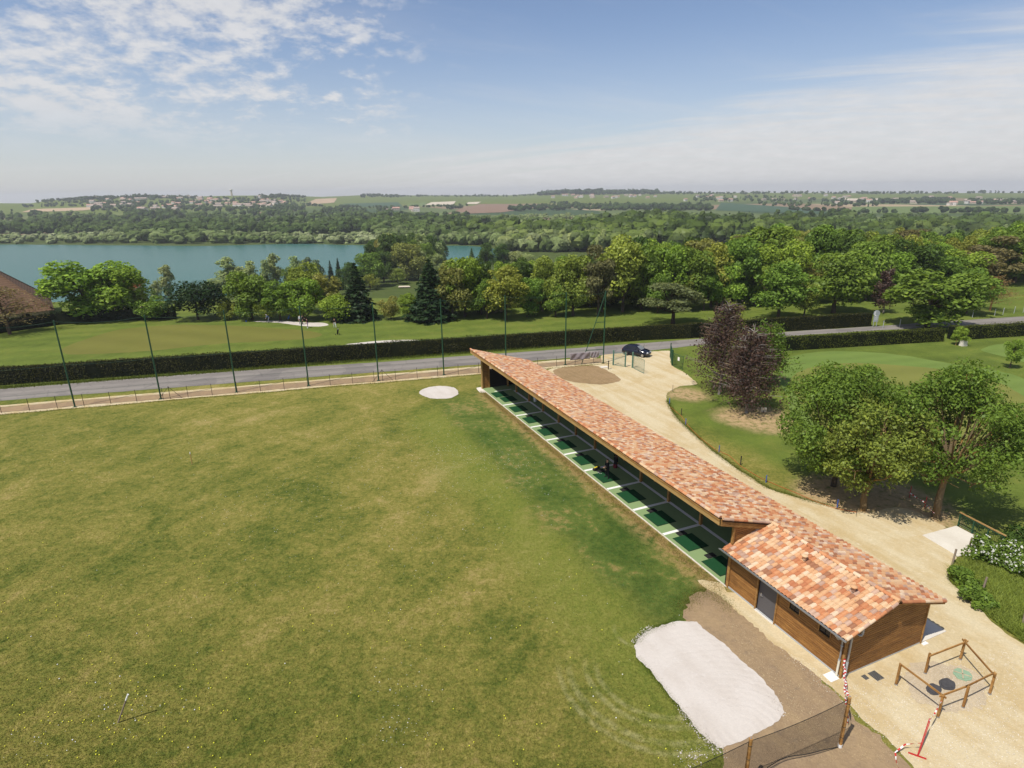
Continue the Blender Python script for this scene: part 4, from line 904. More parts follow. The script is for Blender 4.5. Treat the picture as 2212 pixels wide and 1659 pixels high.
# lake-shore trees seen over the belt
for x, b, t, hw, k, c in [(365, 640, 573, 18, 'poplar', 'silver'), (342, 648, 606, 12, 'poplar', 'silver'), (495, 630, 556, 26, 'poplar', 'silver'), (525, 632, 575, 18, 'poplar', 'silver'), (470, 634, 600, 24, 'airy', 'silver'), (548, 634, 563, 18, 'poplar', 'silver'), (520, 640, 590, 30, 'airy', 'olive'), (560, 640, 598, 26, 'airy', 'silver'),
                          (600, 628, 547, 20, 'poplar', 'silver'), (580, 632, 560, 16, 'poplar', 'silver'), (626, 630, 575, 18, 'airy', 'mid'), (645, 628, 552, 18, 'poplar', 'silver'), (668, 626, 556, 18, 'poplar', 'bluegrey'), (690, 632, 560, 16, 'poplar', 'bluegrey'), (718, 626, 562, 13, 'conifer', 'deep'), (735, 626, 556, 13, 'conifer', 'deep'), (760, 632, 565, 30, 'airy', 'dark'), (800, 620, 545, 34, 'broad', 'mid'),
                          (830, 610, 540, 24, 'broad', 'dark'), (808, 604, 520, 22, 'airy', 'dark'), (845, 600, 505, 34, 'broad', 'dark'), (880, 606, 520, 36, 'broad', 'rust'), (905, 604, 535, 26, 'airy', 'silver'), (940, 600, 545, 28, 'airy', 'silver'), (975, 606, 560, 26, 'airy', 'olive'), (1050, 590, 520, 22, 'airy', 'dark'), (1085, 592, 525, 28, 'airy', 'dark'), (1110, 590, 540, 28, 'broad', 'silver'), (1010, 600, 560, 22, 'broad', 'mid'), (1140, 592, 545, 26, 'airy', 'silver'), (1020, 585, 535, 14, 'conifer', 'dark'), (400, 650, 625, 16, 'bush', 'silver')] + [(float(x), float(b), float(t), float(w), k, c) for x, b, t, w, k, c in zip(np.linspace(812, 950, 16), r2.uniform(570, 596, 16), r2.uniform(492, 528, 16), r2.uniform(18, 28, 16), ['broad', 'airy', 'broad', 'poplar'] * 4, ['dark', 'mid', 'rust', 'silver', 'mid', 'dark', 'silver', 'dark'] * 2)]:
    stand(k, c, (x, b), t, hw * (.72 if k == 'poplar' else 1), f'{ADJ[c]} {SPECIES[k]} on the near shore of the lake', 'trees on the near lake shore', flat=False)
stand('willow', 'yell', (860, 614), 577, 24, 'small weeping willow beside the bunker in the lower meadow', flat=False)
stand('willow', 'olive', (800, 626), 590, 26, 'weeping willow half hidden behind the tall conifers', flat=False)
# single trees on the fairways
stand('pine', 'pine', (1453, 701), 608, 66, 'spreading grey-green pine leaning over the long hedge', proto=0, trunk=(.05, .035, .028))
stand('airy', 'mid', (1680, 690), 560, 64, 'mid green tree with forked trunk behind the long hedge', proto=0)
stand('airy', 'olive', (1736, 688), 600, 34, 'slender olive green tree next to the fork-trunked one')
stand('broad', 'mid', (1800, 676), 543, 62, 'round mid green tree with a leaning trunk on the fairway', proto=2)
stand('birch', 'purple', (1908, 676), 570, 26, 'thin purple-leaved birch behind the round advertising sign', trunk=(.28, .25, .22))
stand('broad', 'mid', (2002, 708), 583, 78, 'broad mid green tree standing in the roadside hedge', proto=1)
stand('airy', 'mid', (2085, 680), 575, 44, 'mid green tree half hidden behind the one in the roadside hedge')
stand('bare', 'straw', (2138, 671), 590, 42, 'half-bare tree with orange bark by the roadside post fence', trunk=(.20, .12, .05))
stand('airy', 'bright', (2070, 745), 704, 16, 'young staked tree in front of the roadside hedge')
stand('airy', 'bright', (2181, 795), 728, 17, 'young slender tree on the practice green surround')
# near trees, built one by one
near = lambda *a, **k: make_broad(*a, **k)
g = G(1865, 1102); plant('broad', 'olive', g, 1, 1, 'yellowish maple with a clear trunk at the bend of the drive', me=make_broad(81, .14, 21000, 84, 4.5, 1.6, 9.2, .85, .20, 2.2, 44, 1., .9, .25, .3, .4), trunk=(.17, .12, .06), var=0)
g = G(1800, 1050); plant('broad', 'mid', g, 1, 1, 'dense green maple behind the yellowish one', me=make_broad(82, .145, 38000, 96, 5.2, .4, 10.2, 1.05, .2, 1.4, 24, 1., .8, .5, .5, .4), var=0)
g = G(2022, 1117); plant('airy', 'mid', g, 1, 1, 'tall ash with a bare lower trunk beside the footbridge railing', me=make_broad(83, .14, 25000, 96, 5.0, 2.4, 11.0, .9, .22, 3.0, 40, 1., .8, .28, .3, .35), trunk=(.19, .14, .08), var=0)
g = G(1553, 852); plant('birch', 'purple', g, 1, 1, 'taller purple-leaved birch by the right gate post', me=make_birch(84, .16, 9800, 11.2, 4.4, 1.4, 120, 1.5), trunk=(.20, .18, .16), var=0)
g = G(1612, 892); plant('birch', 'purple', g, 1, 1, 'shorter purple-leaved birch beside the small white board', me=make_birch(85, .16, 10500, 9.6, 4.2, 1.0, 120, 1.5), trunk=(.26, .24, .22), var=0)
g = G(1650, 835); plant('birch', 'mid', g, 1, 1, 'green weeping tree behind the two purple birches', me=make_birch(86, .16, 8500, 8.0, 4.0, .8, 70, 1.3), var=0)
g = G(1575, 800); plant('birch', 'olive', g, 1, 1, 'olive leafy tree mixed into the purple birches', me=make_birch(87, .16, 5200, 9.4, 3.4, 1.0, 60, 1.1), var=0)

# ------------------------------------------------------------------ hedges
def hedge(pts, h, w, label, colr, seed, dens=70, leaf=.11):
    r_ = np.random.default_rng(seed); e = empty('clipped_hedge', (pts[0][0], pts[0][1], 0)); o = np.array([pts[0][0], pts[0][1]]); core = MB(); Cs = []; Ns = []
    for a, b in zip(pts[:-1], pts[1:]):
        a = np.array(a[:2]) - o; b = np.array(b[:2]) - o; u = (b - a) / np.linalg.norm(b - a); nn = np.array([-u[1], u[0]]); ln = np.linalg.norm(b - a); mid = (a + b) / 2 + nn * w / 2
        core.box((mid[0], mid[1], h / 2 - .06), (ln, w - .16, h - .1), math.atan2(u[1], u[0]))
        for area, f in ((ln * h, 0), (ln * h, 2), (ln * w, 1)):
            n = int(area * dens); s = r_.random(n) * ln; v = r_.random(n); wob = .06 * np.sin(s * 1.7 + v) + .06 * np.sin(s * .43 + v * 3) + .05 * np.sin(s * .11 + 1) + r_.normal(0, .045, n)
            if f == 0: C = np.concatenate([a + u * s[:, None] + nn * wob[:, None], (v * h)[:, None]], 1); N = np.array([-nn[0], -nn[1], .2])
            elif f == 2: C = np.concatenate([a + u * s[:, None] + nn * (w + wob)[:, None], (v * h)[:, None]], 1); N = np.array([nn[0], nn[1], .2])
            else: C = np.concatenate([a + u * s[:, None] + nn * (v * w)[:, None], (h + wob)[:, None]], 1); N = np.array([0, 0, 1.])
            Cs.append(C); Ns.append(unit(N + r_.normal(size=(n, 3)) * .55))
    V, F = leaf_quads(r_, np.concatenate(Cs), np.concatenate(Ns), leaf, 1.3)
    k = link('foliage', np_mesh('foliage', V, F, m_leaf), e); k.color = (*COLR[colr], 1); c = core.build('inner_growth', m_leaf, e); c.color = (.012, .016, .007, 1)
    tag(e, label, 'hedge'); return e
COLR['hedge'] = L(66, 66, 32); COLR['hedge2'] = L(84, 92, 36); COLR['hedge3'] = L(40, 50, 24)
hedge([(-92, 64.3), (-54.1, 73.1), (-17, 81.7), (20, 90.3), (28.1, 91.3), (40.2, 94.4), (60.5, 98.4)], 2.2, 1.1, 'long clipped hedge between the road and the golf fairway', 'hedge', 91)
hedge([(37.0, 82.4), (39.4, 82.9), (65.1, 87.4)], 1.9, 1.3, 'clipped hedge on the driveway side of the road', 'hedge2', 92)
hedge([(67.2, 87.9), (79.4, 90.1), (86, 91.4)], 1.9, 1.6, 'clipped hedge past the broad roadside tree', 'hedge2', 93)
hedge([(86.6, 91.6), (104, 95.0)], 1.85, 1.6, 'end length of clipped hedge beyond a narrow gap', 'hedge2', 94)
hedge([tuple(G(-60, 730)), tuple(G(0, 720)), tuple(G(124, 702)), tuple(G(281, 692)), tuple(G(375, 690))], 2.1, 1.4, 'dark shaggy hedge in front of the tiled house', 'hedge3', 95, 26, .24)
# flowering bush and rough verge at the lower right
m_blossom = plain('blossom', (.52, .52, .46), .9, .1)
def shrub(g, w, h, colr, label, seed, leaf, n, flowers=0):
    r_ = np.random.default_rng(seed); nc = 16; e = empty('flowering_bush' if flowers else 'bush', tuple(g)); a = r_.uniform(0, 6.3, nc); rr = w * .5 * np.sqrt(r_.random(nc)) * .75
    cc = np.stack([np.cos(a) * rr, np.sin(a) * rr, h * r_.uniform(.15, .72, nc)], -1); cr = np.full(nc, h * .30) * r_.uniform(.8, 1.25, nc)
    V, F = clump_leaves(r_, cc, cr, n, leaf, .9, 0, .5); c = link('foliage', np_mesh('foliage', V, F, m_leaf), e); c.color = (*COLR[colr], 1)
    if flowers:
        k = r_.choice(nc, flowers); d_ = unit(r_.normal(size=(flowers, 3)) + np.array([-.5, -.5, .8])); d_[:, 2] = np.abs(d_[:, 2])
        V, F = leaf_quads(r_, cc[k] + d_ * cr[k][:, None] * 1.02, unit(d_ + r_.normal(size=(flowers, 3)) * .3), .11, 1.1); link('blossom', np_mesh('blossom', V, F, m_blossom), e)
    s = MB()
    for i in range(6): s.tube([(0, 0, -.05), cc[i] * .5 + np.array([0, 0, -.05]), cc[i]], [.03, .02, .008], 5)
    t = s.build('stems', m_bark, e); t.color = (.07, .055, .04, 1); tag(e, label, 'bush')
shrub(G(2142, 1212), 3.0, 1.7, 'mid', 'bush covered in white blossom beside the white concrete slab', 101, .12, 4200, 330)
shrub(G(2205, 1240), 2.6, 1.6, 'mid', 'white-blossomed bush further along the rough verge', 102, .12, 3600, 220)
shrub(G(2080, 1262), 2.0, 1.0, 'mid', 'low bramble at the tip of the rough verge', 103, .12, 2600)
shrub(G(2110, 1300), 2.2, .9, 'mid', 'low bramble behind the leaning fence stake', 104, .12, 2600)
shrub(G(2200, 1180), 2.4, 1.3, 'dark', 'dark bush below the end of the footbridge railing', 105, .12, 2600)
def tufts(name, pts_fn, n, h0, h1, wid, seed, c1, lean=.35):
    r_ = np.random.default_rng(seed); B0 = pts_fn(r_, n); n = len(B0); h = r_.uniform(h0, h1, n)[:, None]; a = r_.uniform(0, 6.3, n); s = np.stack([np.cos(a), np.sin(a), 0 * a], -1) * wid
    tip = B0 + np.concatenate([r_.normal(0, lean, (n, 2)) * h, h], 1); V = np.stack([B0 - s, B0 + s, tip], 1).reshape(-1, 3)
    o = link(name, np_mesh(name, V, np.arange(3 * n).reshape(-1, 3), m_leaf)); o.color = (*c1, 1); tag(o, kind='stuff'); return o
def inside(poly, q):
    x, y = q[:, 0], q[:, 1]; r_ = np.zeros(len(q), bool); n = len(poly)
    for i in range(n):
        x1, y1 = poly[i][:2]; x2, y2 = poly[(i + 1) % n][:2]
        c = ((y1 > y) != (y2 > y)) & (x < (x2 - x1) * (y - y1) / (y2 - y1 + 1e-12) + x1); r_ ^= c
    return r_
def scatter(poly):
    lo = np.min([p[:2] for p in poly], 0); hi = np.max([p[:2] for p in poly], 0)
    def fn(r_, n):
        q = r_.uniform(lo, hi, (int(n * 2.2), 2)); q = q[inside(poly, q)][:n]; return np.concatenate([q, np.zeros((len(q), 1))], 1)
    return fn
verge = P((2055, 1235), (2054, 1256), (2084, 1285), (2157, 1350), (2216, 1391), (2420, 1478), (2420, 1190), (2170, 1180), (2100, 1205))
tufts('rough_grass', scatter(verge), 70000, .15, .45, .022, 111, L(132, 146, 66), .7)
def along(line, spread):
    ln = [np.array(p[:2]) for p in line]
    def fn(r_, n):
        seg = np.array([np.linalg.norm(b - a) for a, b in zip(ln[:-1], ln[1:])]); k = r_.choice(len(seg), n, p=seg / seg.sum()); t = r_.random(n)[:, None]
        A = np.array(ln)[k]; Bq = np.array(ln)[k + 1]; q = A + (Bq - A) * t + r_.normal(0, spread, (n, 2)); return np.concatenate([q, np.zeros((n, 1))], 1)
    return fn
tufts('edge_grass', along(P((1795, 1094), (1743, 1081), (1660, 1055), (1593, 1013), (1540, 974), (1495, 935), (1461, 903), (1441, 867)), .16), 9000, .05, .14, .012, 112, L(98, 108, 46))
tufts('edge_grass', along([FL(a, 10.6) for a in (-40, 0, 40, 70)], .35), 16000, .1, .4, .03, 113, L(92, 104, 42))
tufts('edge_grass', along([FL(a, -.6) for a in (-30, 0, 40, 64)], .15), 9000, .05, .16, .015, 114, L(112, 112, 52))
tufts('edge_grass', along(q7((410, 480), (470, 400), (580, 340), (740, 290)) , .12), 3000, .03, .08, .01, 115, L(90, 110, 42))
tufts('edge_grass', along(q7((420, 590), (520, 700), (650, 860), (770, 1010), (860, 1130), (960, 1240), (1080, 1350), (1150, 1400)), .10), 4500, .03, .07, .01, 116, L(92, 110, 42))
tufts('edge_grass', along(P((1475, 1312), (1520, 1275), (1546, 1286), (1580, 1318)), .3), 5000, .03, .09, .012, 120, L(112, 112, 54))
tufts('edge_grass', along([B(t, -.5) for t in (1, 20, 41)], .22), 14000, .04, .12, .012, 117, L(140, 124, 76))
# lawn of the range: short blades where they can be told apart
def frame_spread(r_, n):              # blades thin out with distance
    x = r_.uniform(-40, 1560, int(n * 1.6)); y = 862 + 860 * r_.random(int(n * 1.6)) ** .85
    q = np.array([G(a, b) for a, b in zip(x, y)]); l = q - BO; u = l @ BD; v = l @ BN; f = (q[:, :2] - FA) @ FN
    return q[(v < -.15) & (f < -.7) & ~inside(SAND, q) & ~inside(SOIL, q)][:n]
SAND = [tuple(v.co[:2]) for v in bpy.data.objects['sand_bed'].data.vertices]; SOIL = [tuple(v.co[:2]) for v in bpy.data.objects['soil_patch'].data.vertices]
o = tufts('lawn_grass', frame_spread, 300000, .03, .085, .011, 118, (1, 1, 1), .8); o.data.materials[0] = m_ground
# ------------------------------------------------------------------ fences, poles, gates
PB = [(162, 879), (348, 862), (511, 847), (667, 833), (818, 822), (959, 810), (1094, 799), (1221, 788), (1303, 784.5)]
PH = 9.67; pole_pos = []
where = ['first', 'second', 'third', 'fourth', 'fifth', 'sixth', 'seventh', 'eighth']
for i, p in enumerate(PB):
    g = G(*p) if i != 6 else (G(*PB[5]) + G(*PB[7])) / 2; pole_pos.append(g); e = empty('net_pole', tuple(g), math.atan2(FU[1], FU[0]))
    MB().tube([(0, 0, -.1), (0, 0, PH * .5), (0, 0, PH)], [.085, .08, .07], 10).build('shaft', m_gpaint, e)
    MB().bx((-.2, -.2, -.05), (.2, .2, .02)).build('base_plate', m_gpaint, e); MB().lathe([(.09, 0), (.09, .08)], 8, (0, 0, PH)).build('cap', m_gpaint, e)
    if i == 8:
        f = G(1256, 787.5) - g; dirx = np.linalg.norm(f[:2]); a = math.atan2(f[1], f[0]) - math.atan2(FU[1], FU[0]); u = np.array([math.cos(a), math.sin(a), 0])
        MB().tube([u * dirx, np.array([0, 0, PH - .1])], .055, 8).build('raking_strut', m_gpaint, e)
        for k in (.20, .585):
            q = u * dirx * (1 - k) + np.array([0, 0, PH * k]); MB().tube([q, (0, 0, PH * k)], .04, 6).build('rung', m_gpaint, e)
        tag(e, 'tall green net pole with raking strut beside the pedestrian gate', 'pole', 'tall green poles of the ball net')
    else: tag(e, f'plain tall green net pole, {where[7 - i]} from the strutted pole by the gate', 'pole', 'tall green poles of the ball net')
def sag(a, b, s, n=10): return [tuple(np.array(a) * (1 - t) + np.array(b) * t - np.array([0, 0, 4 * s * t * (1 - t)])) for t in np.linspace(0, 1, n)]
left_end = pole_pos[0] + (pole_pos[0] - pole_pos[1])
cab = empty('net_cables', tuple(pole_pos[0])); pp = [left_end] + pole_pos; m = None
m_cable = plain('green_cable', L(52, 84, 62), .6, .3)
for z, s in ((PH - .05, .35), (PH * .50, .10), (1.9, .05)):
    mb = MB()
    for a, b in zip(pp[:-1], pp[1:]): mb.tube([tuple(np.array(q) - pole_pos[0]) for q in sag(a + [0, 0, z], b + [0, 0, z], s)], .012 if z > 9 else .009, 4, False)
    mb.build('cable', m_cable, cab)
tag(cab, 'thin slack green cables strung between the tall net poles', 'cable')
# low roadside fence
fe = empty('wire_fence', tuple(FL(0, .05)), math.atan2(FU[1], FU[0])); La = np.linalg.norm(FB - FA)
post_me = MB().tube([(0, 0, -.1), (0, 0, 1.42)], .028, 6).mesh('post', m_iron)
for a in np.arange(-28, La + .1, 2.63): link('post', post_me, fe, (float(a) + random.uniform(-.05, .05), 0, 0))
for a in (-12.3, 9.6, 33.5):
    MB().tube([(a, 0, -.1), (a, 0, 1.55)], .032, 6).build('post', m_iron, fe)
    for s in (-1, 1): MB().tube([(a, 0, 1.45), (a + s * 1.25, 0, .0)], .024, 6).build('brace', m_iron, fe)
for z in (.12, .75, 1.3): MB().tube([(-28, 0, z), (La, 0, z)], .006, 4).build('wire', m_iron, fe)
tag(fe, 'low wire fence with thin rusty posts along the road', 'fence')
m_tarp = plain('grey_banner_cloth', L(142, 132, 134), .6, .3, .16, 1.2)
def cloth(name, a0, a1, z0, z1, label, parent=None):
    nx, nz = 26, 8; V = []; r_ = np.random.default_rng(3)
    for j in range(nz + 1):
        for i in range(nx + 1):
            u, v = i / nx, j / nz; a = a0 + (a1 - a0) * u; o = .05 * math.sin(u * 9 + v * 3) + .04 * math.sin(u * 17 - v * 5) - .08
            V.append(tuple(FL(a, o - .02, z0 + (z1 - z0) * v - .06 * math.sin(u * math.pi) * (v > .5))))
    F = [(j * (nx + 1) + i, j * (nx + 1) + i + 1, (j + 1) * (nx + 1) + i + 1, (j + 1) * (nx + 1) + i) for j in range(nz) for i in range(nx)]
    me = np_mesh(name, V, F, m_tarp, True); o = link(name, me); md = o.modifiers.new('thickness', 'SOLIDIFY'); md.thickness = .01; tag(o, label, 'banner'); return o
aa = [float((G(1216.8 + .125 * x, 691.4 + .125 * 762)[:2] - FA) @ FU) for x in (80, 455, 470, 625)]
cloth('banner', aa[0], aa[1], .75, 1.75, 'long crumpled grey banner tied to the wire fence'); cloth('banner', aa[2], aa[3], .85, 1.72, 'shorter grey banner tied beside the strutted pole')
# gates
def z5(x, y): return G(1216.8 + .125 * x, 691.4 + .125 * y)
def gate_panel(e, a, b, h, nb, org, mat, bar=.011, bot=.08):
    a = np.array(a) - org; b = np.array(b) - org
    fr = MB()
    for z in (bot, h): fr.tube([a + [0, 0, z], b + [0, 0, z]], .024, 6)
    for q in (a, b): fr.tube([q + [0, 0, bot], q + [0, 0, h]], .024, 6)
    fr.build('frame', mat, e)
    for k in range(1, nb):
        q = a + (b - a) * k / nb; MB().tube([q + [0, 0, bot], q + [0, 0, h]], bar, 5, False).build('bar', mat, e)
def gate_post(e, a, h, org, mat, r=.07): MB().box(tuple(np.array(a) - org + [0, 0, h / 2 - .05]), (r * 2, r * 2, h + .1), math.atan2(FU[1], FU[0])).lathe([(r * 1.3, h), (r * 1.3, h + .05), (.02, h + .09)], 8, tuple((np.array(a) - org)[:2]) + (0,)).build('gate_post', mat, e)
a, b, c, d_ = z5(860, 782), z5(1070, 812), z5(1192, 828), z5(1392, 930)
e = empty('pedestrian_gate', tuple(a)); gate_post(e, a, 2.05, a, m_gpaint2); gate_post(e, b, 2.0, a, m_gpaint2, .06); gate_panel(e, a + (b - a) * .06, a + (b - a) * .94, 1.85, 14, a, m_gpaint2)
tag(e, 'narrow faded green bar gate between two posts next to the strutted pole', 'gate')
e = empty('drive_gate', tuple(c)); gate_post(e, c, 2.1, c, m_gpaint2, .075); gate_panel(e, c + (d_ - c) * .1, d_, 1.8, 26, c, m_gpaint2, .008); tag(e, 'open faded green drive gate leaf swung inwards over the gravel', 'gate')
a, b = z5(1878, 785), z5(1846, 645); e = empty('drive_gate', tuple(a)); gate_post(e, a, 2.05, a, m_gpaint, .07); gate_panel(e, a + (b - a) * .1, b, 1.9, 26, a, m_gpaint, .012); gate_post(e, b, 2.0, a, m_gpaint, .05)
tag(e, 'dark green drive gate leaf folded back towards the road', 'gate')
c2 = z5(2062, 862); e = empty('mesh_fence', tuple(a)); gate_panel(e, a + (c2 - a) * .06, c2, 1.75, 24, a, m_gpaint, .010); MB().tube([(c2 - a) + [0, 0, -.05], (c2 - a) + [0, 0, 1.85]], .03, 8).build('post', m_gpaint, e)
q = (c2 - a) * .58; MB().box(tuple(q + np.array([-.03, -.05, 1.25])), (.36, .02, .46), math.atan2(c2[1] - a[1], c2[0] - a[0])).build('notice', m_white, e); tag(e, 'green mesh fence panel carrying a small white notice', 'fence')
g = z5(778, 852); e = empty('letter_post', tuple(g)); MB().box((0, 0, .5), (.1, .1, 1.2)).build('post', m_iron, e); MB().box((0, 0, 1.12), (.18, .14, .12)).build('cap', m_iron, e); tag(e, 'short dark post standing on the gravel by the pedestrian gate', 'post')
g = z5(705, 822); tag(MB().box((0, 0, .05), (.95, .6, .14), .3).build('concrete_block', m_concrete, None, tuple(g)), 'pale low concrete slab beside the heap of soil', 'slab')
# ------------------------------------------------------------------ lower right corner
POSTS = dict(zip('CBADEF', k2((1215, 785), (1540, 655), (945, 890), (1330, 1190), (1565, 1100), (1810, 975))))
e = empty('timber_enclosure', tuple(POSTS['A'])); o = POSTS['A']
for k, p in POSTS.items():
    MB().box(tuple(p - o + [0, 0, .58]), (.085, .085, 1.24), .4).build('post', m_post, e); MB().lathe([(.075, -.03), (.075, .07)], 8, tuple(p - o)).build('post_shoe', m_zinc, e)
for a, b in ('AD', 'DE', 'EF', 'FB', 'BC'):
    pa, pb = POSTS[a] - o, POSTS[b] - o; u = (pb - pa) / np.linalg.norm(pb - pa); mid = (pa + pb) / 2 + [0, 0, 1.13] + np.array([-u[1], u[0], 0]) * .07
    MB().box(tuple(mid), (np.linalg.norm(pb - pa) + .2, .04, .09), math.atan2(u[1], u[0])).build('rail', m_post, e)
tag(e, 'low timber post-and-rail enclosure around the tank lids', 'fence')
m_lid = plain('black_lid', (.060, .058, .060), .8, .3, .5, 9.); m_glid = plain('green_lid', L(136, 160, 132), .7, .3, .1)
def lid(px, rx, ry, mat, label, cross=False, bits=0):
    g = k2(px)[0]; e = empty('tank_lid', (g[0], g[1], .024), .6); m = MB(); n = 22; r_ = np.random.default_rng(int(px[0]))
    pr = [(math.cos(t) * rx * r_.uniform(.86, 1.05), math.sin(t) * ry * r_.uniform(.86, 1.05)) for t in np.linspace(0, 2 * math.pi, n)[:-1]]
    m.prism(pr, -.02, .035).prism([(x * .72, y * .72) for x, y in pr], .03, .055).build('lid', mat, e)
    if cross:
        for a in (.4, 1.97): MB().box((0, 0, .062), (rx * 1.5, .05, .016), a).build('rib', m_pebble, e)
    tag(e, label, 'lid')
lid((1295, 935), .42, .30, m_lid, 'ragged black tank lid under the enclosure rail'); lid((1420, 888), .46, .32, m_lid, 'ragged black tank lid in the middle of the pebbles'); lid((1560, 800), .44, .38, m_glid, 'pale green tank lid with a raised cross', True)
def grate(c4, label, bars):
    p = k2(*c4); e = empty('drain_grate', (p[0][0], p[0][1], 0)); o = np.array([p[0][0], p[0][1], 0.]); m_g = MATS.get('cast_iron') or plain('cast_iron', L(98, 96, 92), .7, .4, .3, 12.)
    MB().prism([tuple((q - o)[:2]) for q in p], -.02, .030).build('frame', m_g, e)
    for k in range(bars):
        t = (k + .5) / bars; a = p[0] * (1 - t) + p[1] * t - o; b = p[3] * (1 - t) + p[2] * t - o; mid = (a + b) / 2; dv = b - a
        MB().box((mid[0], mid[1], .034), (np.linalg.norm(dv) * .9, .022, .012), math.atan2(dv[1], dv[0])).build('bar', m_rubber, e)
    tag(e, label, 'grate')
grate([(680, 785), (745, 758), (840, 830), (775, 858)], 'large grey drain grate in the gravel by the shed gable', 6); grate([(620, 810), (655, 795), (700, 832), (668, 848)], 'small grey drain cover next to the large grate', 3)
# netting on posts
n1 = k2((425, 1465))[0]; NH = 2.62
t2 = ray(1622, 1598); k = (NH - .05 - CAMZ) / t2[2]; n2 = np.array([t2[0] * k, t2[1] * k, 0]); n3 = n2 + (n2 - n1) * 1.15
def netpost(g, label):
    e = empty('net_post', tuple(g)); MB().tube([(0, 0, -.1), (0, 0, NH)], [.075, .07], 10).build('timber', m_post, e); MB().lathe([(.085, -.05), (.085, .18)], 10).build('shoe', m_white, e)
    for z in (.55, 1.1, 1.65, 2.3): MB().lathe([(.079, z), (.079, z + .03)], 10).build('strap', m_iron, e)
    MB().lathe([(.03, NH), (.03, NH + .03)], 8).build('eye_bolt', m_steel, e); tag(e, label, 'post')
netpost(n1, 'round timber net post with white shoe near the shed corner'); netpost(n2, 'round timber net post standing beyond the end of the sand bed')
def net_fn(nt, b): return None
m_net = bpy.data.materials.new('netting'); m_net.use_nodes = True; nn_ = NT(m_net.node_tree); m_net.node_tree.nodes.clear()
uv = nn_.xyz(nn_.n('ShaderNodeUVMap').outputs[0]); gx = nn_.m('LESS_THAN', nn_.m('FRACT', nn_.m('MULTIPLY', uv[0], 26.)), .20); gy_ = nn_.m('LESS_THAN', nn_.m('FRACT', nn_.m('MULTIPLY', uv[1], 26.)), .20)
df = nn_.n('ShaderNodeBsdfDiffuse'); df.inputs[0].default_value = (.018, .017, .016, 1); tp = nn_.n('ShaderNodeBsdfTransparent'); mx = nn_.n('ShaderNodeMixShader'); nn_.put(mx.inputs[0], nn_.m('MAXIMUM', gx, gy_)); lk = m_net.node_tree.links
lk.new(tp.outputs[0], mx.inputs[1]); lk.new(df.outputs[0], mx.inputs[2]); oo = nn_.n('ShaderNodeOutputMaterial'); lk.new(mx.outputs[0], oo.inputs[0])
def net(a, b, label):
    e = empty('barrier_net', tuple(a)); nx, nz = 40, 14; V = []; UV = []; ln = np.linalg.norm(b - a); u = (b - a) / ln; nm = np.array([-u[1], u[0], 0])
    for j in range(nz + 1):
        for i in range(nx + 1):
            s, v = i / nx, j / nz; top = NH - .1 - 4 * .13 * s * (1 - s); low = .03 + .05 * math.sin(s * 9) ** 2 + .22 * (4 * s * (1 - s)); z = low + (top - low) * v
            p = (b - a) * s + nm * (.10 * math.sin(s * 7 + v * 2) * (1 - v) - .25 * (1 - v) ** 2 * math.sin(s * math.pi)); V.append((p[0], p[1], z)); UV.append((s * ln, v * NH))
    F = [(j * (nx + 1) + i, j * (nx + 1) + i + 1, (j + 1) * (nx + 1) + i + 1, (j + 1) * (nx + 1) + i) for j in range(nz) for i in range(nx)]
    me = np_mesh('mesh', V, F, m_net, True); ul = me.uv_layers.new(name='UVMap'); li = np.empty(len(me.loops), np.int32); me.loops.foreach_get('vertex_index', li); ul.data.foreach_set('uv', np.array(UV, np.float32)[li].ravel()); link('netting', me, e)
    MB().tube([V[nz * (nx + 1) + i] for i in range(nx + 1)], .012, 5, False).build('top_cable', m_rubber, e); MB().tube([V[i] for i in range(nx + 1)], .016, 5, False).build('bottom_rope', m_rubber, e); tag(e, label, 'net')
net(n1, n2, 'sagging black barrier net between the two timber net posts'); net(n2, n3, 'black barrier net running on from the second timber post')
# warning tape
def tape(pts, name, label, w=.07, twist=3.0, parent=None):
    pts = [np.array(p, float) for p in pts]; V = []; UV = []; s = 0; up = np.array([0, 0, 1.])
    dense = []
    for a, b in zip(pts[:-1], pts[1:]):
        for t in np.linspace(0, 1, 14)[:-1]: dense.append(a + (b - a) * t)
    dense.append(pts[-1]); org = dense[0].copy(); org[2] = 0
    for i, p in enumerate(dense):
        if i: s += np.linalg.norm(p - dense[i - 1])
        tg = dense[min(i + 1, len(dense) - 1)] - dense[max(i - 1, 0)]; a = np.cross(tg, [.3, .2, 1.]); a /= np.linalg.norm(a); b = np.cross(tg, a); b /= np.linalg.norm(b); d_ = a * math.cos(s * twist) + b * math.sin(s * twist)
        V += [tuple(p - org - d_ * w / 2), tuple(p - org + d_ * w / 2)]; UV += [(s, 0), (s, 1)]
    F = [(2 * i, 2 * i + 1, 2 * i + 3, 2 * i + 2) for i in range(len(dense) - 1)]; me = np_mesh(name, V, F, m_tape); ul = me.uv_layers.new(name='UVMap'); li = np.empty(len(me.loops), np.int32); me.loops.foreach_get('vertex_index', li); ul.data.foreach_set('uv', np.array(UV, np.float32)[li].ravel())
    o = link(name, me, parent, tuple(org)); 
    if label: tag(o, label, 'tape')
    return o
c0 = B(48.45, .02, 1.15); tape([c0, (c0 + n1 + [0, 0, 2.2]) / 2 + [0, 0, -.12], n1 + np.array([.06, .02, 2.25]), n1 + np.array([.09, .02, 1.3])], 'warning_tape', 'red and white tape from the shed corner to the net post', .09)
tape([c0 + [0, 0, -.2], (c0 + n1 + [0, 0, 1.9]) / 2 + [0, 0, -.3], n1 + np.array([.06, .03, 1.75])], 'warning_tape', 'lower red and white tape slung from shed corner to net post', .08)
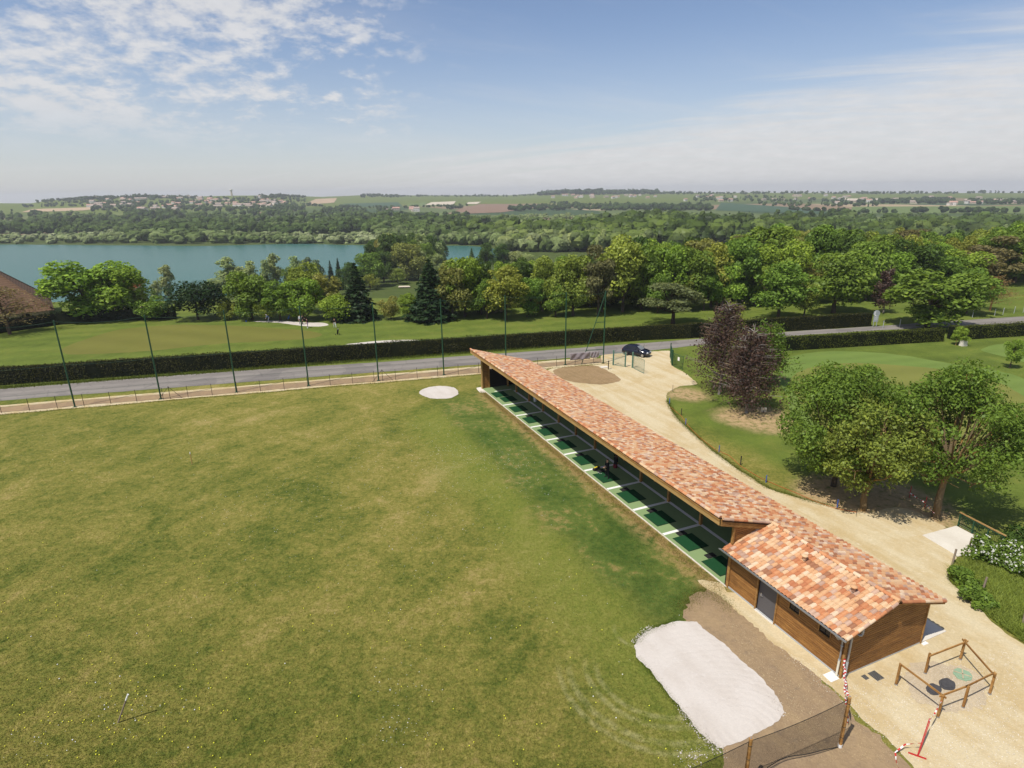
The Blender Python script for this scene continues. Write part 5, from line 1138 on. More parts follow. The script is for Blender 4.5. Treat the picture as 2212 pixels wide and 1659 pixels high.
st = G(1981, 1634); e = empty('barrier_stand', tuple(st)); tv = G(2009, 1545, 1.15) - st; topv = G(2008, 1552, 1.2) - st; topv[2] = 1.2
MB().tube([(0, 0, 0), tuple(topv * .5), tuple(topv)], .018, 6).build('pole', m_red, e); MB().box((0, 0, .03), (.62, .06, .05), -.5).build('foot', m_red, e); MB().tube([(.06, .02, 0), tuple(topv * .97 + np.array([.05, 0, -.1]))], .014, 6).build('pole', m_red, e)
tag(e, 'leaning red barrier stand on the gravel in front of the enclosure', 'barrier')
dp = POSTS['D'] + [0, 0, .95]; tape([st + topv * .9, (st + topv * .9 + dp) / 2 + [0, 0, -.15], dp], 'warning_tape', 'red and white tape from the barrier stand to the enclosure post', .05)
tape([st + topv * .35, G(1955, 1608, .35), G(1934, 1625, .12), G(1936, 1645, .05), G(1948, 1672, .05)], 'warning_tape', 'loose red and white tape trailing from the barrier stand onto the soil', .055)
# stakes in the range, along the drive
def stake(g, h, r, mats, label, cat='stake', lean=(0, 0), name='marker_stake', group=None):
    e = empty(name, tuple(g)); k = len(mats); z = -.05
    for i, (fr, mt, nm) in enumerate(mats):
        z2 = h * fr; MB().tube([(lean[0] * max(z, 0) / h, lean[1] * max(z, 0) / h, z), (lean[0] * z2 / h, lean[1] * z2 / h, z2)], r, 8).build(nm, mt, e); z = z2
    tag(e, label, cat, group)
stake(G(254, 1561), 1.5, .035, [(.8, m_stone, 'shaft'), (1., m_white, 'white_tip')], 'wooden distance stake with white painted top on the range', lean=(.74, .05)); stake(G(415, 1003), 1.15, .035, [(.85, m_beam, 'shaft'), (1., m_white, 'white_tip')], 'slim pale stake standing further out on the range')
for (x, y), lb in zip([(1446, 872), (1481, 917), (1553, 976), (1654.5, 1042), (1808, 1096)], ['opposite the purple birches at the bend', 'next to the first dark hydrant post', 'between the two dark hydrant posts', 'past the second dark hydrant post', 'near the yellowish maple']):
    stake(G(x, y), .62, .04, [(1., m_blue, 'shaft')], f'short blue stake at the lawn edge {lb}', group='blue stakes along the drive')
stake(G(1471.6, 897), .75, .045, [(.8, m_iron, 'shaft'), (1., m_rubber, 'head')], 'short dark post on the lawn nearer the gate', 'post', name='short_post'); stake(G(1599.5, 1004), .8, .05, [(.8, m_iron, 'shaft'), (1., m_rubber, 'head')], 'short dark post on the lawn beside the long shelter', 'post', name='short_post'); stake(G(1452.8, 846), .8, .03, [(1., m_stone, 'shaft')], 'thin grey stake at the lawn tip by the gate')
m_or = plain('orange_rope', L(190, 104, 50), .7, .3)
rp = [G(x, y) + [0, 0, .05] for x, y in [(1448, 880), (1472, 900), (1486, 920), (1510, 945), (1545, 972), (1575, 985), (1600, 1008), (1640, 1032), (1680, 1050), (1720, 1066), (1765, 1086), (1800, 1098), (1850, 1108)]]; o = rp[0].copy()
tag(MB().tube([tuple(p - o) for p in rp], .018, 5).build('rope', m_or, None, tuple(o)), 'orange rope lying along the lawn edge beside the drive', 'rope')
# small board, footbridge, stakes of the verge
g = G(1649, 893); e = empty('notice_board', tuple(g), -.5); MB().bx((-.03, -.02, -.05), (.03, .02, .35)).build('leg', m_iron, e); MB().box((0, -.03, .42), (.5, .03, .55), 0, Matrix.Rotation(.35, 3, 'X')).build('board', m_white, e)
MB().box((-.06, -.052, .46), (.22, .012, .26), 0, Matrix.Rotation(.35, 3, 'X')).box((.13, -.052, .38), (.1, .012, .2), 0, Matrix.Rotation(.35, 3, 'X')).build('print', m_pvc, e); tag(e, 'small tilted white board on the ground by the shorter purple birch', 'sign')
sl = P((1992, 1157), (2065.5, 1137), (2150, 1181), (2069, 1203)); tag(MB().prism([tuple(p[:2]) for p in sl], -.1, .05).build('footbridge_slab', m_concrete), 'white concrete slab crossing the ditch beside the gravel drive', 'slab')
a, b = G(2069, 1137), G(2152, 1182); b = a + (b - a) * 1.12; e = empty('bridge_railing', tuple(a)); u = b - a; ln = np.linalg.norm(u); ang = math.atan2(u[1], u[0])
MB().box(tuple(u / 2 + [0, 0, 1.05]), (ln + .15, .11, .06), ang).build('handrail', m_beam, e)
for z in (.16, .92): MB().tube([(0, 0, z), tuple(u + [0, 0, z])], .028, 6).build('rail', m_gpaint, e)
for t in (0, .33, .66, 1.): MB().box(tuple(u * t + [0, 0, .5]), (.07, .07, 1.06), ang).build('post', m_gpaint, e)
for t in np.linspace(.03, .97, 26): MB().tube([tuple(u * t + [0, 0, .16]), tuple(u * t + [0, 0, .92])], .011, 5, False).build('baluster', m_gpaint, e)
tag(e, 'green metal bridge railing with a pale wooden handrail', 'railing')
for i, ((x, y), h, l, lb) in enumerate([((2056, 1222), 1.1, (.12, .1), 'leaning grey fence stake at the corner of the white slab'), ((2120, 1282), 1.0, (.18, .12), 'leaning grey fence stake in the rough grass of the verge'), ((2208, 1352), 1.1, (.1, .15), 'grey fence stake at the far end of the rough verge'), ((2188, 1172), .9, (.1, .05), 'grey fence stake behind the blossoming bushes'), ((2092, 1186), .8, (.1, .05), 'grey fence stake between the slab and the blossom')]):
    stake(G(x, y), h, .055, [(.6, m_stone, 'shaft'), (1., m_stone, 'head')], lb, lean=l, name='fence_stake')
# green boat-like bench under the trees and tape there
g = G(1992, 1030); e = empty('bench', tuple(g), -.45); MB().box((0, 0, .62), (2.2, .5, .06)).build('seat', m_gpaint, e); MB().box((0, .3, .95), (2.2, .06, .4)).build('backrest', m_gpaint, e)
for x in (-.9, .9): MB().box((x, 0, .28), (.08, .45, .66)).build('leg', m_gpaint, e)
tag(e, 'dark green bench in the shade between the maple and the ash', 'bench')
tape([G(1962, 1062, .9), G(1980, 1075, .7), G(1996, 1084, .85), G(2010, 1100, .8), G(2018, 1108, .9)], 'warning_tape', 'red and white tape slung under the trees towards the ash', .08)
for (x, y) in ((1964, 1075), (1997, 1098)): stake(G(x, y), .95, .025, [(1., m_red, 'shaft')], 'thin red stake holding the tape under the trees', group='red stakes under the trees')
# sign, stakes by the road
g = G(1889, 706); e = empty('roadside_sign', tuple(g), .1); m_sg = plain('sign_grey', L(158, 164, 166), .5, .4)
for x in (-.28, .28): MB().tube([(x, 0, -.1), (x, 0, 1.0)], .05, 8).build('leg', m_sg, e)
MB().box((0, 0, 1.35), (.85, .08, 1.0)).build('panel', m_sg, e); MB().tube([(0, -.05, 2.25), (0, .05, 2.25)], .55, 24).build('disc', m_sg, e)
cr = MB(); n = 18; o1 = [(math.cos(t) * .46, math.sin(t) * .46) for t in np.linspace(2.2, 5.6, n)]; i1 = [(math.cos(t) * .40 + .12, math.sin(t) * .40 + .02) for t in np.linspace(2.2, 5.6, n)]; vs_ = [(x, -.056, 2.25 + z) for x, z in o1] + [(x, -.056, 2.25 + z) for x, z in i1]
cr.add(vs_, [(i, i + 1, n + i + 1, n + i) for i in range(n - 1)]).build('crescent_mark', m_white, e)
for z in (1.2, 1.4, 1.6): MB().box((0, -.046, z), (.6, .012, .05)).build('text_line', m_white, e)
tag(e, 'grey roadside sign with a round top and crescent at the hedge end', 'sign')
k = 0
for x, y in [(1951, 697), (1987, 694), (2150 - 377 + 0, 0)][:2] + [(2033 + 18, 682), (2100, 680), (2138 + 10, 676), (2166, 674), (2190, 671), (2210, 669)]:
    stake(G(1907 + (x - 1951) if x < 2000 else x, y + (12 if x < 2000 else 6)), 1.25, .05, [(.95, m_pvc, 'shaft'), (1., m_white, 'white_tip')], 'pale concrete fence post along the roadside beyond the hedge', 'post', name='fence_post', group='pale posts along the roadside')
stake(G(2070 - 6, 746), 1.1, .04, [(1., m_beam, 'shaft')], 'pale support stake of the young tree by the hedge'); g = G(2080, 747); tag(MB().box((0, 0, .35), (.9, .6, .7), .2, None, .86).box((0, 0, .72), (.7, .5, .06), .2).build('stone_block', m_concrete, None, tuple(g)), 'pale stone block beside the young staked tree', 'block')
# ------------------------------------------------------------------ house at the left edge
hg = G(8, 706); hg = hg + np.array([-7., 5, 0]); e = empty('tiled_house', tuple(hg), R(38)); w_ = 9.5
m_rooft = material('brown_roof_tiles', lambda nt, b: nt.vm('SCALE', nt.mix(nt.noise(nt.obj(), 2.2, 5, .7), L(96, 74, 58), L(132, 104, 82)), nt.m('ADD', .8, nt.m('MULTIPLY', nt.m('SINE', nt.m('MULTIPLY', nt.xyz(nt.obj())[2], 18.)), .16))), .9, .15); m_wallc = plain('cream_render', L(206, 190, 160), .9, .1)
MB().bx((-w_, -w_, -.2), (w_, w_, 2.6)).build('wall', m_wallc, e); ov = w_ + .8
rf = MB().add([(-ov, -ov, 2.4), (ov, -ov, 2.4), (ov, ov, 2.4), (-ov, ov, 2.4), (-.6, 0, 11.6), (.6, 0, 11.6)], [(0, 1, 5, 4), (1, 2, 5), (2, 3, 4, 5), (3, 0, 4), (3, 2, 1, 0)]).build('roof', m_rooft, e)
for pth in (((-ov, -ov, 2.4), (-.6, 0, 11.6)), ((ov, -ov, 2.4), (.6, 0, 11.6)), ((ov, ov, 2.4), (.6, 0, 11.6)), ((-.6, 0, 11.6), (.6, 0, 11.6))): MB().tube(pth, .14, 6).build('ridge', m_rooft, rf)
for x in (-6, -2, 2, 6): MB().bx((x - .6, -w_ - .03, .7), (x + .6, -w_ - .005, 2.1)).build('window', m_glass, e); MB().bx((w_ + .005, x - .6, .7), (w_ + .03, x + .6, 2.1)).build('window', m_glass, e)
tag(e, 'house with a tall brown tiled hipped roof behind the dark hedge', 'house')
hg2 = G(95, 690) + np.array([0, 22, 0]); e = empty('tiled_house', tuple(hg2), R(20)); MB().bx((-5, -4, -.3), (5, 4, 3.2)).build('wall', m_wallc, e); MB().add([(-5.6, -4.6, 3.1), (5.6, -4.6, 3.1), (5.6, 4.6, 3.1), (-5.6, 4.6, 3.1), (-3, 0, 6.6), (3, 0, 6.6)], [(0, 1, 5, 4), (1, 2, 5), (2, 3, 4, 5), (3, 0, 4), (3, 2, 1, 0)]).build('roof', plain('red_roof_tiles', L(140, 74, 56), .9, .1, .2, 2.), e)
for x in (-3, 0, 3): MB().bx((x - .5, -4.03, .8), (x + .5, -4.005, 2.2)).build('window', m_glass, e)
tag(e, 'smaller house with red roof behind the brown-roofed one', 'house')
# ------------------------------------------------------------------ car
m_car = plain('navy_paint', (.006, .007, .018), .16, .6, .05); m_tyre = m_rubber; m_rim = plain('alloy', (.42, .42, .43), .35, .5, .05, 3., .8); m_lamp = plain('lamp_glass', (.62, .64, .66), .12, .6, .05); m_inter = plain('car_interior', (.20, .19, .17), .8, .2)
cg0, cg1 = z5(1085, 605), z5(1370, 650)    # near rear wheel, near front wheel on the ground
u = (cg1 - cg0); u /= np.linalg.norm(u); nrm = np.array([-u[1], u[0], 0]); ctr = (cg0 + cg1) / 2 + nrm * .75; car = empty('parked_car', tuple(ctr), math.atan2(u[1], u[0]))
ST = [(-1.98, .48, .78, .60), (-1.95, .32, .92, .74), (-1.70, .24, .98, .82), (-1.0, .20, .98, .84), (0, .19, .97, .845), (.75, .20, .96, .84), (1.2, .22, .92, .82), (1.62, .26, .82, .77), (1.88, .32, .70, .68), (1.97, .42, .58, .52)]
mb = MB(); rings = []
for x, zb, zt, hw in ST: rings.append([(x, -hw * .86, zb), (x, -hw, zb + .16), (x, -hw * .99, (zb + zt) / 2 + .05), (x, -hw * .93, zt), (x, 0, zt + .025), (x, hw * .93, zt), (x, hw * .99, (zb + zt) / 2 + .05), (x, hw, zb + .16), (x, hw * .86, zb), (x, 0, zb - .01)])
n = 10; vs_ = [v for r_ in rings for v in r_]; fs_ = [(i * n + k, (i + 1) * n + k, (i + 1) * n + (k + 1) % n, i * n + (k + 1) % n) for i in range(len(ST) - 1) for k in range(n)] + [tuple(range(n)), tuple(range((len(ST) - 1) * n, len(ST) * n))[::-1]]
body = mb.add(vs_, fs_, True).build('body', m_car, car)
CB = [(-1.86, .96, .70), (-1.55, 1.30, .60), (-1.2, 1.43, .57), (-.4, 1.47, .575), (.2, 1.43, .56), (.95, .965, .72)]
rings = [[(x, -.74 if i in (0, 5) else -.76, .95), (x, -hw, z), (x, 0, z + .03), (x, hw, z), (x, .76, .95)] for i, (x, z, hw) in enumerate(CB)]
vs_ = [v for r_ in rings for v in r_]; fs_ = [(i * 5 + k, (i + 1) * 5 + k, (i + 1) * 5 + k + 1, i * 5 + k + 1) for i in range(5) for k in range(4)]
MB().add(vs_, fs_, True).build('cabin', m_car, car)
def quad(pts, off, name, mat, par):
    v = [Vector(p) for p in pts]; nn = (v[1] - v[0]).cross(v[2] - v[0]).normalized() * off; MB().add([p + nn for p in v], [(0, 1, 2, 3)]).build(name, mat, par)
for s in (-1, 1):
    f = lambda x, z, k: (x, s * (.76 + (.575 - .76) * ((z - .95) / (1.46 - .95))), z)
    for a, b_, c_, d2 in ((-1.45, -.62, -.62, -1.30), (-.54, .78, .22, -.54)):
        p = [f(a, .99, 0), f(b_, .99, 0), f(c_, 1.37, 0), f(d2, 1.37, 0)]; quad(p if s < 0 else p[::-1], .035, 'side_window', m_glass, car)
    MB().box((1.80, s * .53, .66), (.26, .28, .15), 0, Matrix.Rotation(.35 * s, 3, 'Z') @ Matrix.Rotation(.45, 3, 'Y')).build('headlight', m_lamp, car); MB().box((-1.93, s * .6, .82), (.08, .2, .22)).build('tail_light', m_red, car)
    MB().box((.62, s * .86, 1.0), (.12, .18, .12)).build('mirror', m_car, car)
    for x in (-1.25, 1.22):
        wh = MB().tube([(x, s * .62, .30), (x, s * .84, .30)], .30, 20).build('wheel', m_tyre, car); MB().tube([(x, s * .80, .30), (x, s * .855, .30)], .19, 14).build('rim', m_rim, wh)
quad([(.90, -.62, 1.0), (.90, .62, 1.0), (.24, .50, 1.41), (.24, -.50, 1.41)], .03, 'windscreen', plain('windscreen_glass', (.20, .21, .20), .08, .6, .25, 2.), car); quad([(-1.83, .6, 1.0), (-1.83, -.6, 1.0), (-1.56, -.5, 1.28), (-1.56, .5, 1.28)], .03, 'rear_window', m_glass, car)
MB().box((1.955, 0, .47), (.03, .52, .11)).build('number_plate', m_white, car); MB().box((1.93, 0, .62), (.06, .62, .07)).build('grille', m_rubber, car); MB().lathe([(.05, 0), (.06, .02)], 12, (0, 0, 0)).build('badge', m_steel, car, (1.955, 0, .66), (0, R(80), 0))
dd = MB().bx((0, -.02, .25), (1.0, .02, .95)).build('open_door', m_car, car, (.70, .82, .02), (0, 0, R(118))); MB().add([(0.05, .0, .97), (.98, .0, .97), (.95, -.06, 1.38), (.5, -.06, 1.40)], [(0, 1, 2, 3)]).build('door_window', m_glass, dd)
tag(car, 'small black hatchback with an open door parked at the gate', 'car')
# ------------------------------------------------------------------ people
def person(g, face, mats, label, pose, hgt=1.75):
    """mats: skin, hair, shirt, trousers, shoes. pose: lean, arms [(elbow, wrist) right, left], feet spread, bend"""
    lean = pose.get('lean', 0.05); sp = pose.get('spread', .16); kb = pose.get('knee', .03); hip = .93 - pose.get('crouch', 0)
    def up(d_, l=lean): return np.array([math.sin(l) * d_, 0, math.cos(l) * d_])
    H_ = np.array([-.05 * (lean > .3) - .1 * (lean > .6), 0, hip]); ch = H_ + up(.36); nk = H_ + up(.52); hd = nk + up(.10, lean * .7); tp = nk + up(.25, lean * .7)
    J = [H_, H_ + up(.18), ch, nk, hd, tp]; Rr = [(.155, .125), (.145, .115), (.175, .125), (.062, .062), (.088, .10), (.072, .085)]; Ed = [(0, 1), (1, 2), (2, 3), (3, 4), (4, 5)]; part = ['t', 's', 's', 'n', 'h', 'r']
    def addj(p, r_, par, t): J.append(np.array(p)); Rr.append((r_, r_)); Ed.append((par, len(J) - 1)); part.append(t); return len(J) - 1
    for s, arm in ((-1, pose['arms'][0]), (1, pose['arms'][1])):
        sh = addj(ch + up(.08) + np.array([0, s * .19, 0]), .062, 2, 's'); el = addj(J[sh] + np.array(arm[0]) * [1, s, 1], .048, sh, 's'); wr = addj(J[el] + np.array(arm[1]) * [1, s, 1], .034, el, 'k'); hv = np.array(arm[1]) * [1, s, 1]; hv = hv / np.linalg.norm(hv)
        pm = addj(J[wr] + hv * .07, .036, wr, 'k'); sd = np.cross(hv, [0, 0, 1.]); sd = sd / max(np.linalg.norm(sd), .1)
        for q in (-1.4, -.5, .4, 1.3): addj(J[pm] + hv * (.085 - .01 * abs(q)) + sd * q * .016, .010, pm, 'k')
        addj(J[wr] + hv * .06 + sd * .055, .011, wr, 'k')
        st_ = pose.get('stride', 0) * s; hp = addj(H_ + np.array([0, s * .095, -.06]), .10, 0, 't'); kn = addj(np.array([kb + st_ * .5, s * (.1 + sp * .3), hip * .53]), .066, hp, 't'); an = addj(np.array([st_, s * (.09 + sp * .5), .09]), .045, kn, 't'); addj(J[an] + np.array([.02, 0, -.045]), .042, an, 'f'); addj(J[an] + np.array([.17, s * .03, -.055]), .034, len(J) - 1, 'f')
    me = bpy.data.meshes.new('person'); me.from_pydata([tuple(j * hgt / 1.75) for j in J], Ed, []); o = link('person', me); o.location = tuple(g); o.rotation_euler = (0, 0, face)
    md = o.modifiers.new('skin', 'SKIN'); md.use_smooth_shade = True
    for i, v in enumerate(me.skin_vertices[0].data): v.radius = (Rr[i][0] * hgt / 1.75, Rr[i][1] * hgt / 1.75); v.use_root = (i == 0)
    ss_ = o.modifiers.new('smooth', 'SUBSURF'); ss_.levels = ss_.render_levels = 2
    dg = bpy.context.evaluated_depsgraph_get(); ev = o.evaluated_get(dg); nm = bpy.data.meshes.new_from_object(ev); o.modifiers.clear(); o.data = nm
    for mt in mats: nm.materials.append(mt)
    Jn = np.array(J) * hgt / 1.75; idx = {'k': 0, 'n': 0, 'h': 0, 'r': 1, 's': 2, 't': 3, 'f': 4}; co = np.empty(len(nm.vertices) * 3, np.float32); nm.vertices.foreach_get('co', co); co = co.reshape(-1, 3)
    for p in nm.polygons:
        c = co[list(p.vertices)].mean(0); k = int(np.argmin(((Jn - c) ** 2).sum(1))); mi = idx[part[k]]
        if part[k] in 'hr': mi = 1 if (c - Jn[4])[2] > .055 or (c - Jn[4])[0] < -.02 else 0
        p.material_index = mi; p.use_smooth = True
    nose = MB().tube([tuple(Jn[4] + [.085, 0, .0]), tuple(Jn[4] + [.115, 0, -.015])], [.014, .010], 6)
    for s in (-1, 1): nose.tube([tuple(Jn[4] + [.0, s * .085, -.01]), tuple(Jn[4] + [0, s * .105, .01])], [.025, .018], 6)
    nose.build('face_features', mats[0], o); ey = MB()
    for s in (-1, 1): ey.box(tuple(Jn[4] + [.086, s * .033, .018]), (.012, .018, .010))
    ey.box(tuple(Jn[4] + [.088, 0, -.045]), (.010, .04, .008)).build('eyes_and_mouth', m_rubber, o)
    tag(o, label, 'person'); return o
skin = plain('skin', L(196, 150, 122), .6, .3, .05); hair = plain('dark_hair', (.02, .015, .012), .8, .2); blackc = plain('black_cloth', (.014, .014, .016), .9, .1); greyc = plain('grey_cloth', L(122, 122, 136), .9, .1); whitec = plain('white_cloth', (.72, .72, .72), .9, .1); plum = plain('plum_cloth', L(66, 40, 48), .9, .1); bluec = plain('blue_cloth', L(96, 110, 150), .9, .1); lilac = plain('mauve_cloth', L(132, 112, 138), .9, .1)
down = ((.02, .06, -.27), (.06, .01, -.24)); fwd = ((.12, .02, -.24), (.20, -.08, -.08)); 
gp = G(1311.5, 1034); person((gp[0], gp[1], .08), math.atan2(-BN[1], -BN[0]), [skin, hair, blackc, blackc, m_rubber], 'person in black clothes standing on a tee mat in the bay', {'arms': (down, fwd), 'spread': .2})
def q9(x, y): return G((900 + x * .2712) / 1.8083, (1180 + y * .2712) / 1.8083)
person(q9(552, 294), R(200), [skin, whitec, bluec, greyc, m_rubber], 'person in blue bending down at the bunker edge, white cap', {'arms': (((.16, .02, -.22), (.12, 0, -.22)), ((.16, .02, -.22), (.12, 0, -.22))), 'lean': .75, 'spread': .2})
person(q9(1012, 318), R(-60), [skin, hair, whitec, greyc, m_rubber], 'person in white top and grey trousers standing in the bunker', {'arms': (down, fwd)})
pg = person(q9(1118, 372), R(200), [skin, hair, plum, lilac, whitec], 'person in dark plum shirt and mauve trousers beside the bunker', {'arms': (((.05, .16, -.2), (.12, .1, -.18)), ((.05, .14, -.2), (.10, .12, -.2))), 'lean': .12})
person(q9(1040, 322), R(10), [skin, hair, blackc, blackc, m_rubber], 'person in black half hidden behind a net pole at the bunker', {'arms': (down, fwd), 'lean': .1})
person(q9(1508, 372), R(-70), [skin, hair, blackc, whitec, m_rubber], 'person in black top pulling a golf trolley over the fairway', {'arms': (down, fwd), 'stride': .12, 'lean': .1})
m_bagb = plain('bag_blue', L(70, 110, 190), .7, .3); m_bagr = plain('bag_red', L(110, 24, 34), .7, .3)
def trolley(g, rz, bag, label, lean=.5):
    e = empty('golf_trolley', tuple(g), rz); rot = Matrix.Rotation(-lean, 3, 'Y')
    pt = lambda x, y, z: tuple(rot @ Vector((x, y, z)) + Vector((0, 0, .14)))
    b = MB().tube([pt(0, 0, .05), pt(0, 0, .5), pt(0, 0, .92)], [.13, .12, .15], 12).build('bag', bag, e); MB().tube([pt(0, 0, .90), pt(0, 0, .96)], .155, 12).build('bag_rim', m_rubber, b)
    for i in range(5):
        a = i * 1.3; MB().tube([pt(.07 * math.cos(a), .07 * math.sin(a), .9), pt(.09 * math.cos(a), .09 * math.sin(a), 1.14)], .012, 5).box(pt(.09 * math.cos(a) + .02, .09 * math.sin(a), 1.16), (.09, .04, .05)).build('club', m_steel, b)
    MB().tube([pt(.16, 0, .0), pt(.16, 0, 1.1)], .018, 6).build('frame', m_rubber, e); MB().tube([pt(.16, 0, 1.08), pt(.36, 0, 1.1)], .02, 6).build('handle', m_rubber, e)
    for s in (-1, 1): MB().tube([(0.05, s * .30, .14), (.05, s * .34, .14)], .14, 14).build('wheel', m_rubber, e)
    MB().tube([(.05, -.3, .14), (.05, .3, .14)], .014, 6).build('axle', m_steel, e); tag(e, label, 'trolley')
trolley(q9(1545, 474), R(120), blackc, 'black golf trolley trailing behind the person on the fairway'); trolley(q9(833, 255), R(160), m_bagb, 'golf trolley with a blue bag parked behind the bunker'); trolley(q9(560, 225), R(80), blackc, 'black golf trolley parked near the bushes behind the bunker')
g = G(1329, 1011); e = empty('golf_bag', (g[0], g[1], .05), .5); MB().lathe([(.17, 0), (.18, .3), (.15, .32)], 14).build('lower_pocket', m_bagr, e); MB().lathe([(.14, .3), (.13, .6), (.16, .86), (.165, .90)], 14).build('body', blackc, e); MB().box((.16, 0, .62), (.08, .18, .3)).build('side_pocket', blackc, e)
for i in range(6):
    a = i * 1.05; MB().tube([(.08 * math.cos(a), .08 * math.sin(a), .6), (.10 * math.cos(a), .10 * math.sin(a), 1.1)], .012, 5).box((.12 * math.cos(a), .12 * math.sin(a), 1.12), (.1, .05, .06), a).build('club', m_rubber, e)
tag(e, 'black golf bag with dark red base leaning by the bay post', 'bag')
g = q9(230, 285); stake(g, .5, .12, [(.6, m_blue, 'shaft'), (1., m_rubber, 'head')], 'small dark blue marker at the far edge of the putting green', 'marker', name='tee_marker')
# ------------------------------------------------------------------ range balls
ball_me = MB().lathe([(.001, -.001), (.016, .004), (.026, .02), (.026, .03), (.016, .045), (.001, .05)], 8).mesh('golf_ball', plain('ball_yellow', L(226, 222, 60), .4, .4, .03)); ball_w = ball_me.copy(); ball_w.materials.clear(); ball_w.materials.append(m_white)
r3 = np.random.default_rng(33); nb = 0; range_poly = P((-60, 1690), (-40, 1190), (500, 1120), (1000, 1110), (1300, 1200), (1420, 1330), (1340, 1420), (1500, 1640), (1480, 1690))
while nb < 240:
    x, y = r3.uniform(-20, 1500), 1140 + 540 * r3.random() ** .8
    if nb < 60: x, y = r3.normal(290, 120), r3.normal(1540, 60)
    g = G(x, y)
    if not inside(range_poly, g[None, :2])[0] or y > 1672: continue
    w = r3.random() < .07; o = link('golf_ball', ball_w if w else ball_me, None, (g[0], g[1], .012)); s = r3.uniform(.95, 1.15); o.scale = (s, s, s); nb += 1
    tag(o, 'white range ball lying in the grass' if w else 'yellow range ball lying in the grass', 'ball', 'white balls on the range' if w else 'yellow balls on the range')
for i, (dn, dt) in enumerate(((.45, .35), (.55, .62), (.68, .8), (.5, .15))):
    o = link('golf_ball', ball_w, None, tuple(B(24.9 + dt * .5, .55 + dn * .6, .085))); tag(o, 'white ball on the golfer\'s tee mat beside the basket', 'ball', 'white balls on the golfer\'s mat')
# daisies and sand crumbs
def flecks(name, C, size, mat, seed):
    r_ = np.random.default_rng(seed); n = len(C); N = unit(np.array([0, 0, 1.]) + r_.normal(size=(n, 3)) * .35); V, F = leaf_quads(r_, C, N, size, 1.1); tag(link(name, np_mesh(name, V, F, mat)), kind='stuff')
r4 = np.random.default_rng(44); C = []
for cx, cy, n, s in [(1110, 1000, 420, 3.2), (1000, 980, 300, 2.6), (850, 950, 380, 5.0), (620, 1060, 260, 4.0), (1150, 1060, 200, 3.0), (900, 1110, 220, 4.0), (300, 1540, 60, 1.2), (850, 1570, 50, .8), (500, 1200, 150, 6.0), (1000, 1250, 150, 5.0), (200, 1000, 200, 7.0), (860, 1480, 40, 1.0), (100, 1600, 30, .8)]:
    g = G(cx, cy); q = r4.normal(0, s, (n, 2)) * [1, .7]; 
    for v in q: C.append((g[0] + v[0], g[1] + v[1], .03))
C = np.array(C); keep = (C - BO) @ BN < -1.2; flecks('daisies', C[keep], .035, m_white, 45)
C = []
for line, n, s in ((q7((400, 470), (430, 420), (480, 380), (560, 340)), 220, .12), (q7((780, 1020), (860, 1130), (960, 1250), (1080, 1360), (1150, 1420)), 260, .13), (q7((800, 1440), (880, 1500), (980, 1400)), 110, .25), (q7((1600, 960), (1680, 1100)), 80, .1)):
    f = along(line, s)(r4, n); f[:, 2] = .04; C.append(f)
flecks('sand_crumbs', np.concatenate(C), .05, m_sand, 46)
pb = scatter([tuple(p) for p in P((1560, 1330), (1640, 1372), (1773, 1467), (1865, 1566), (1960, 1645), (1700, 1650), (1690, 1540), (1600, 1420))])(r4, 3200); pb[:, 2] = .034; flecks('stones', pb, .022, m_gravel, 47)
pb = scatter([tuple(p) for p in P((1640, 1372), (1830, 1480), (2190, 1400), (2212, 1659), (1980, 1659))])(r4, 5000); pb[:, 2] = .028; flecks('stones', pb, .03, m_concrete, 48)
# ------------------------------------------------------------------ far country
r5 = np.random.default_rng(55)
_bm = bmesh.new(); bmesh.ops.create_icosphere(_bm, subdivisions=2, radius=1.0); ICV = np.array([v.co[:] for v in _bm.verts]); ICF = np.array([[v.index for v in f.verts] for f in _bm.faces]); _bm.free()
def far_tree(seed, kind, nl, ncard):
    """rounded lumps of foliage with ragged outer leaves, one metre tall; triangles"""
    r_ = np.random.default_rng(seed); V = []; F = []; b = 0
    if kind == 2: k = np.linspace(.2, .84, nl); cc = np.stack([r_.normal(0, .04, nl), r_.normal(0, .04, nl), k], -1); cr = np.linspace(.17, .12, nl)
    else:
        cc = np.array([[.0, .0, .52]] + [[.24 * math.cos(i * 2.4 + seed), .24 * math.sin(i * 2.4 + seed), r_.uniform(.3, .75)] for i in range(nl - 1)]); cr = np.array([.34] + list(r_.uniform(.17, .27, nl - 1)))
    for c, r0 in zip(cc, cr):
        q = ICV * (1 + r_.normal(0, .13, (len(ICV), 1))) * r0 * np.array([1, 1, 1.15 if kind == 2 else .95]) + c; V.append(q); F.append(ICF + b); b += len(q)
    i = r_.choice(len(cc), ncard); d_ = unit(r_.normal(size=(ncard, 3)) + np.array([0, 0, .25])); Q, _ = leaf_quads(r_, cc[i] + d_ * cr[i][:, None] * r_.uniform(.95, 1.12, (ncard, 1)), unit(d_ + r_.normal(size=(ncard, 3)) * .5), .075, 1.3)
    Q = Q.reshape(-1, 4, 3); n = len(Q); V.append(Q.reshape(-1, 3)); k = np.arange(n)[:, None] * 4 + b; F.append(np.concatenate([k + [0, 1, 2], k + [0, 2, 3]]))
    return np.concatenate(V), np.concatenate(F)
far_proto = [far_tree(200 + i, i % 3, 5, 110) for i in range(6)]; far_small = [far_tree(300 + i, i % 3, 3, 30) for i in range(6)]
near_far = []; far_all = []
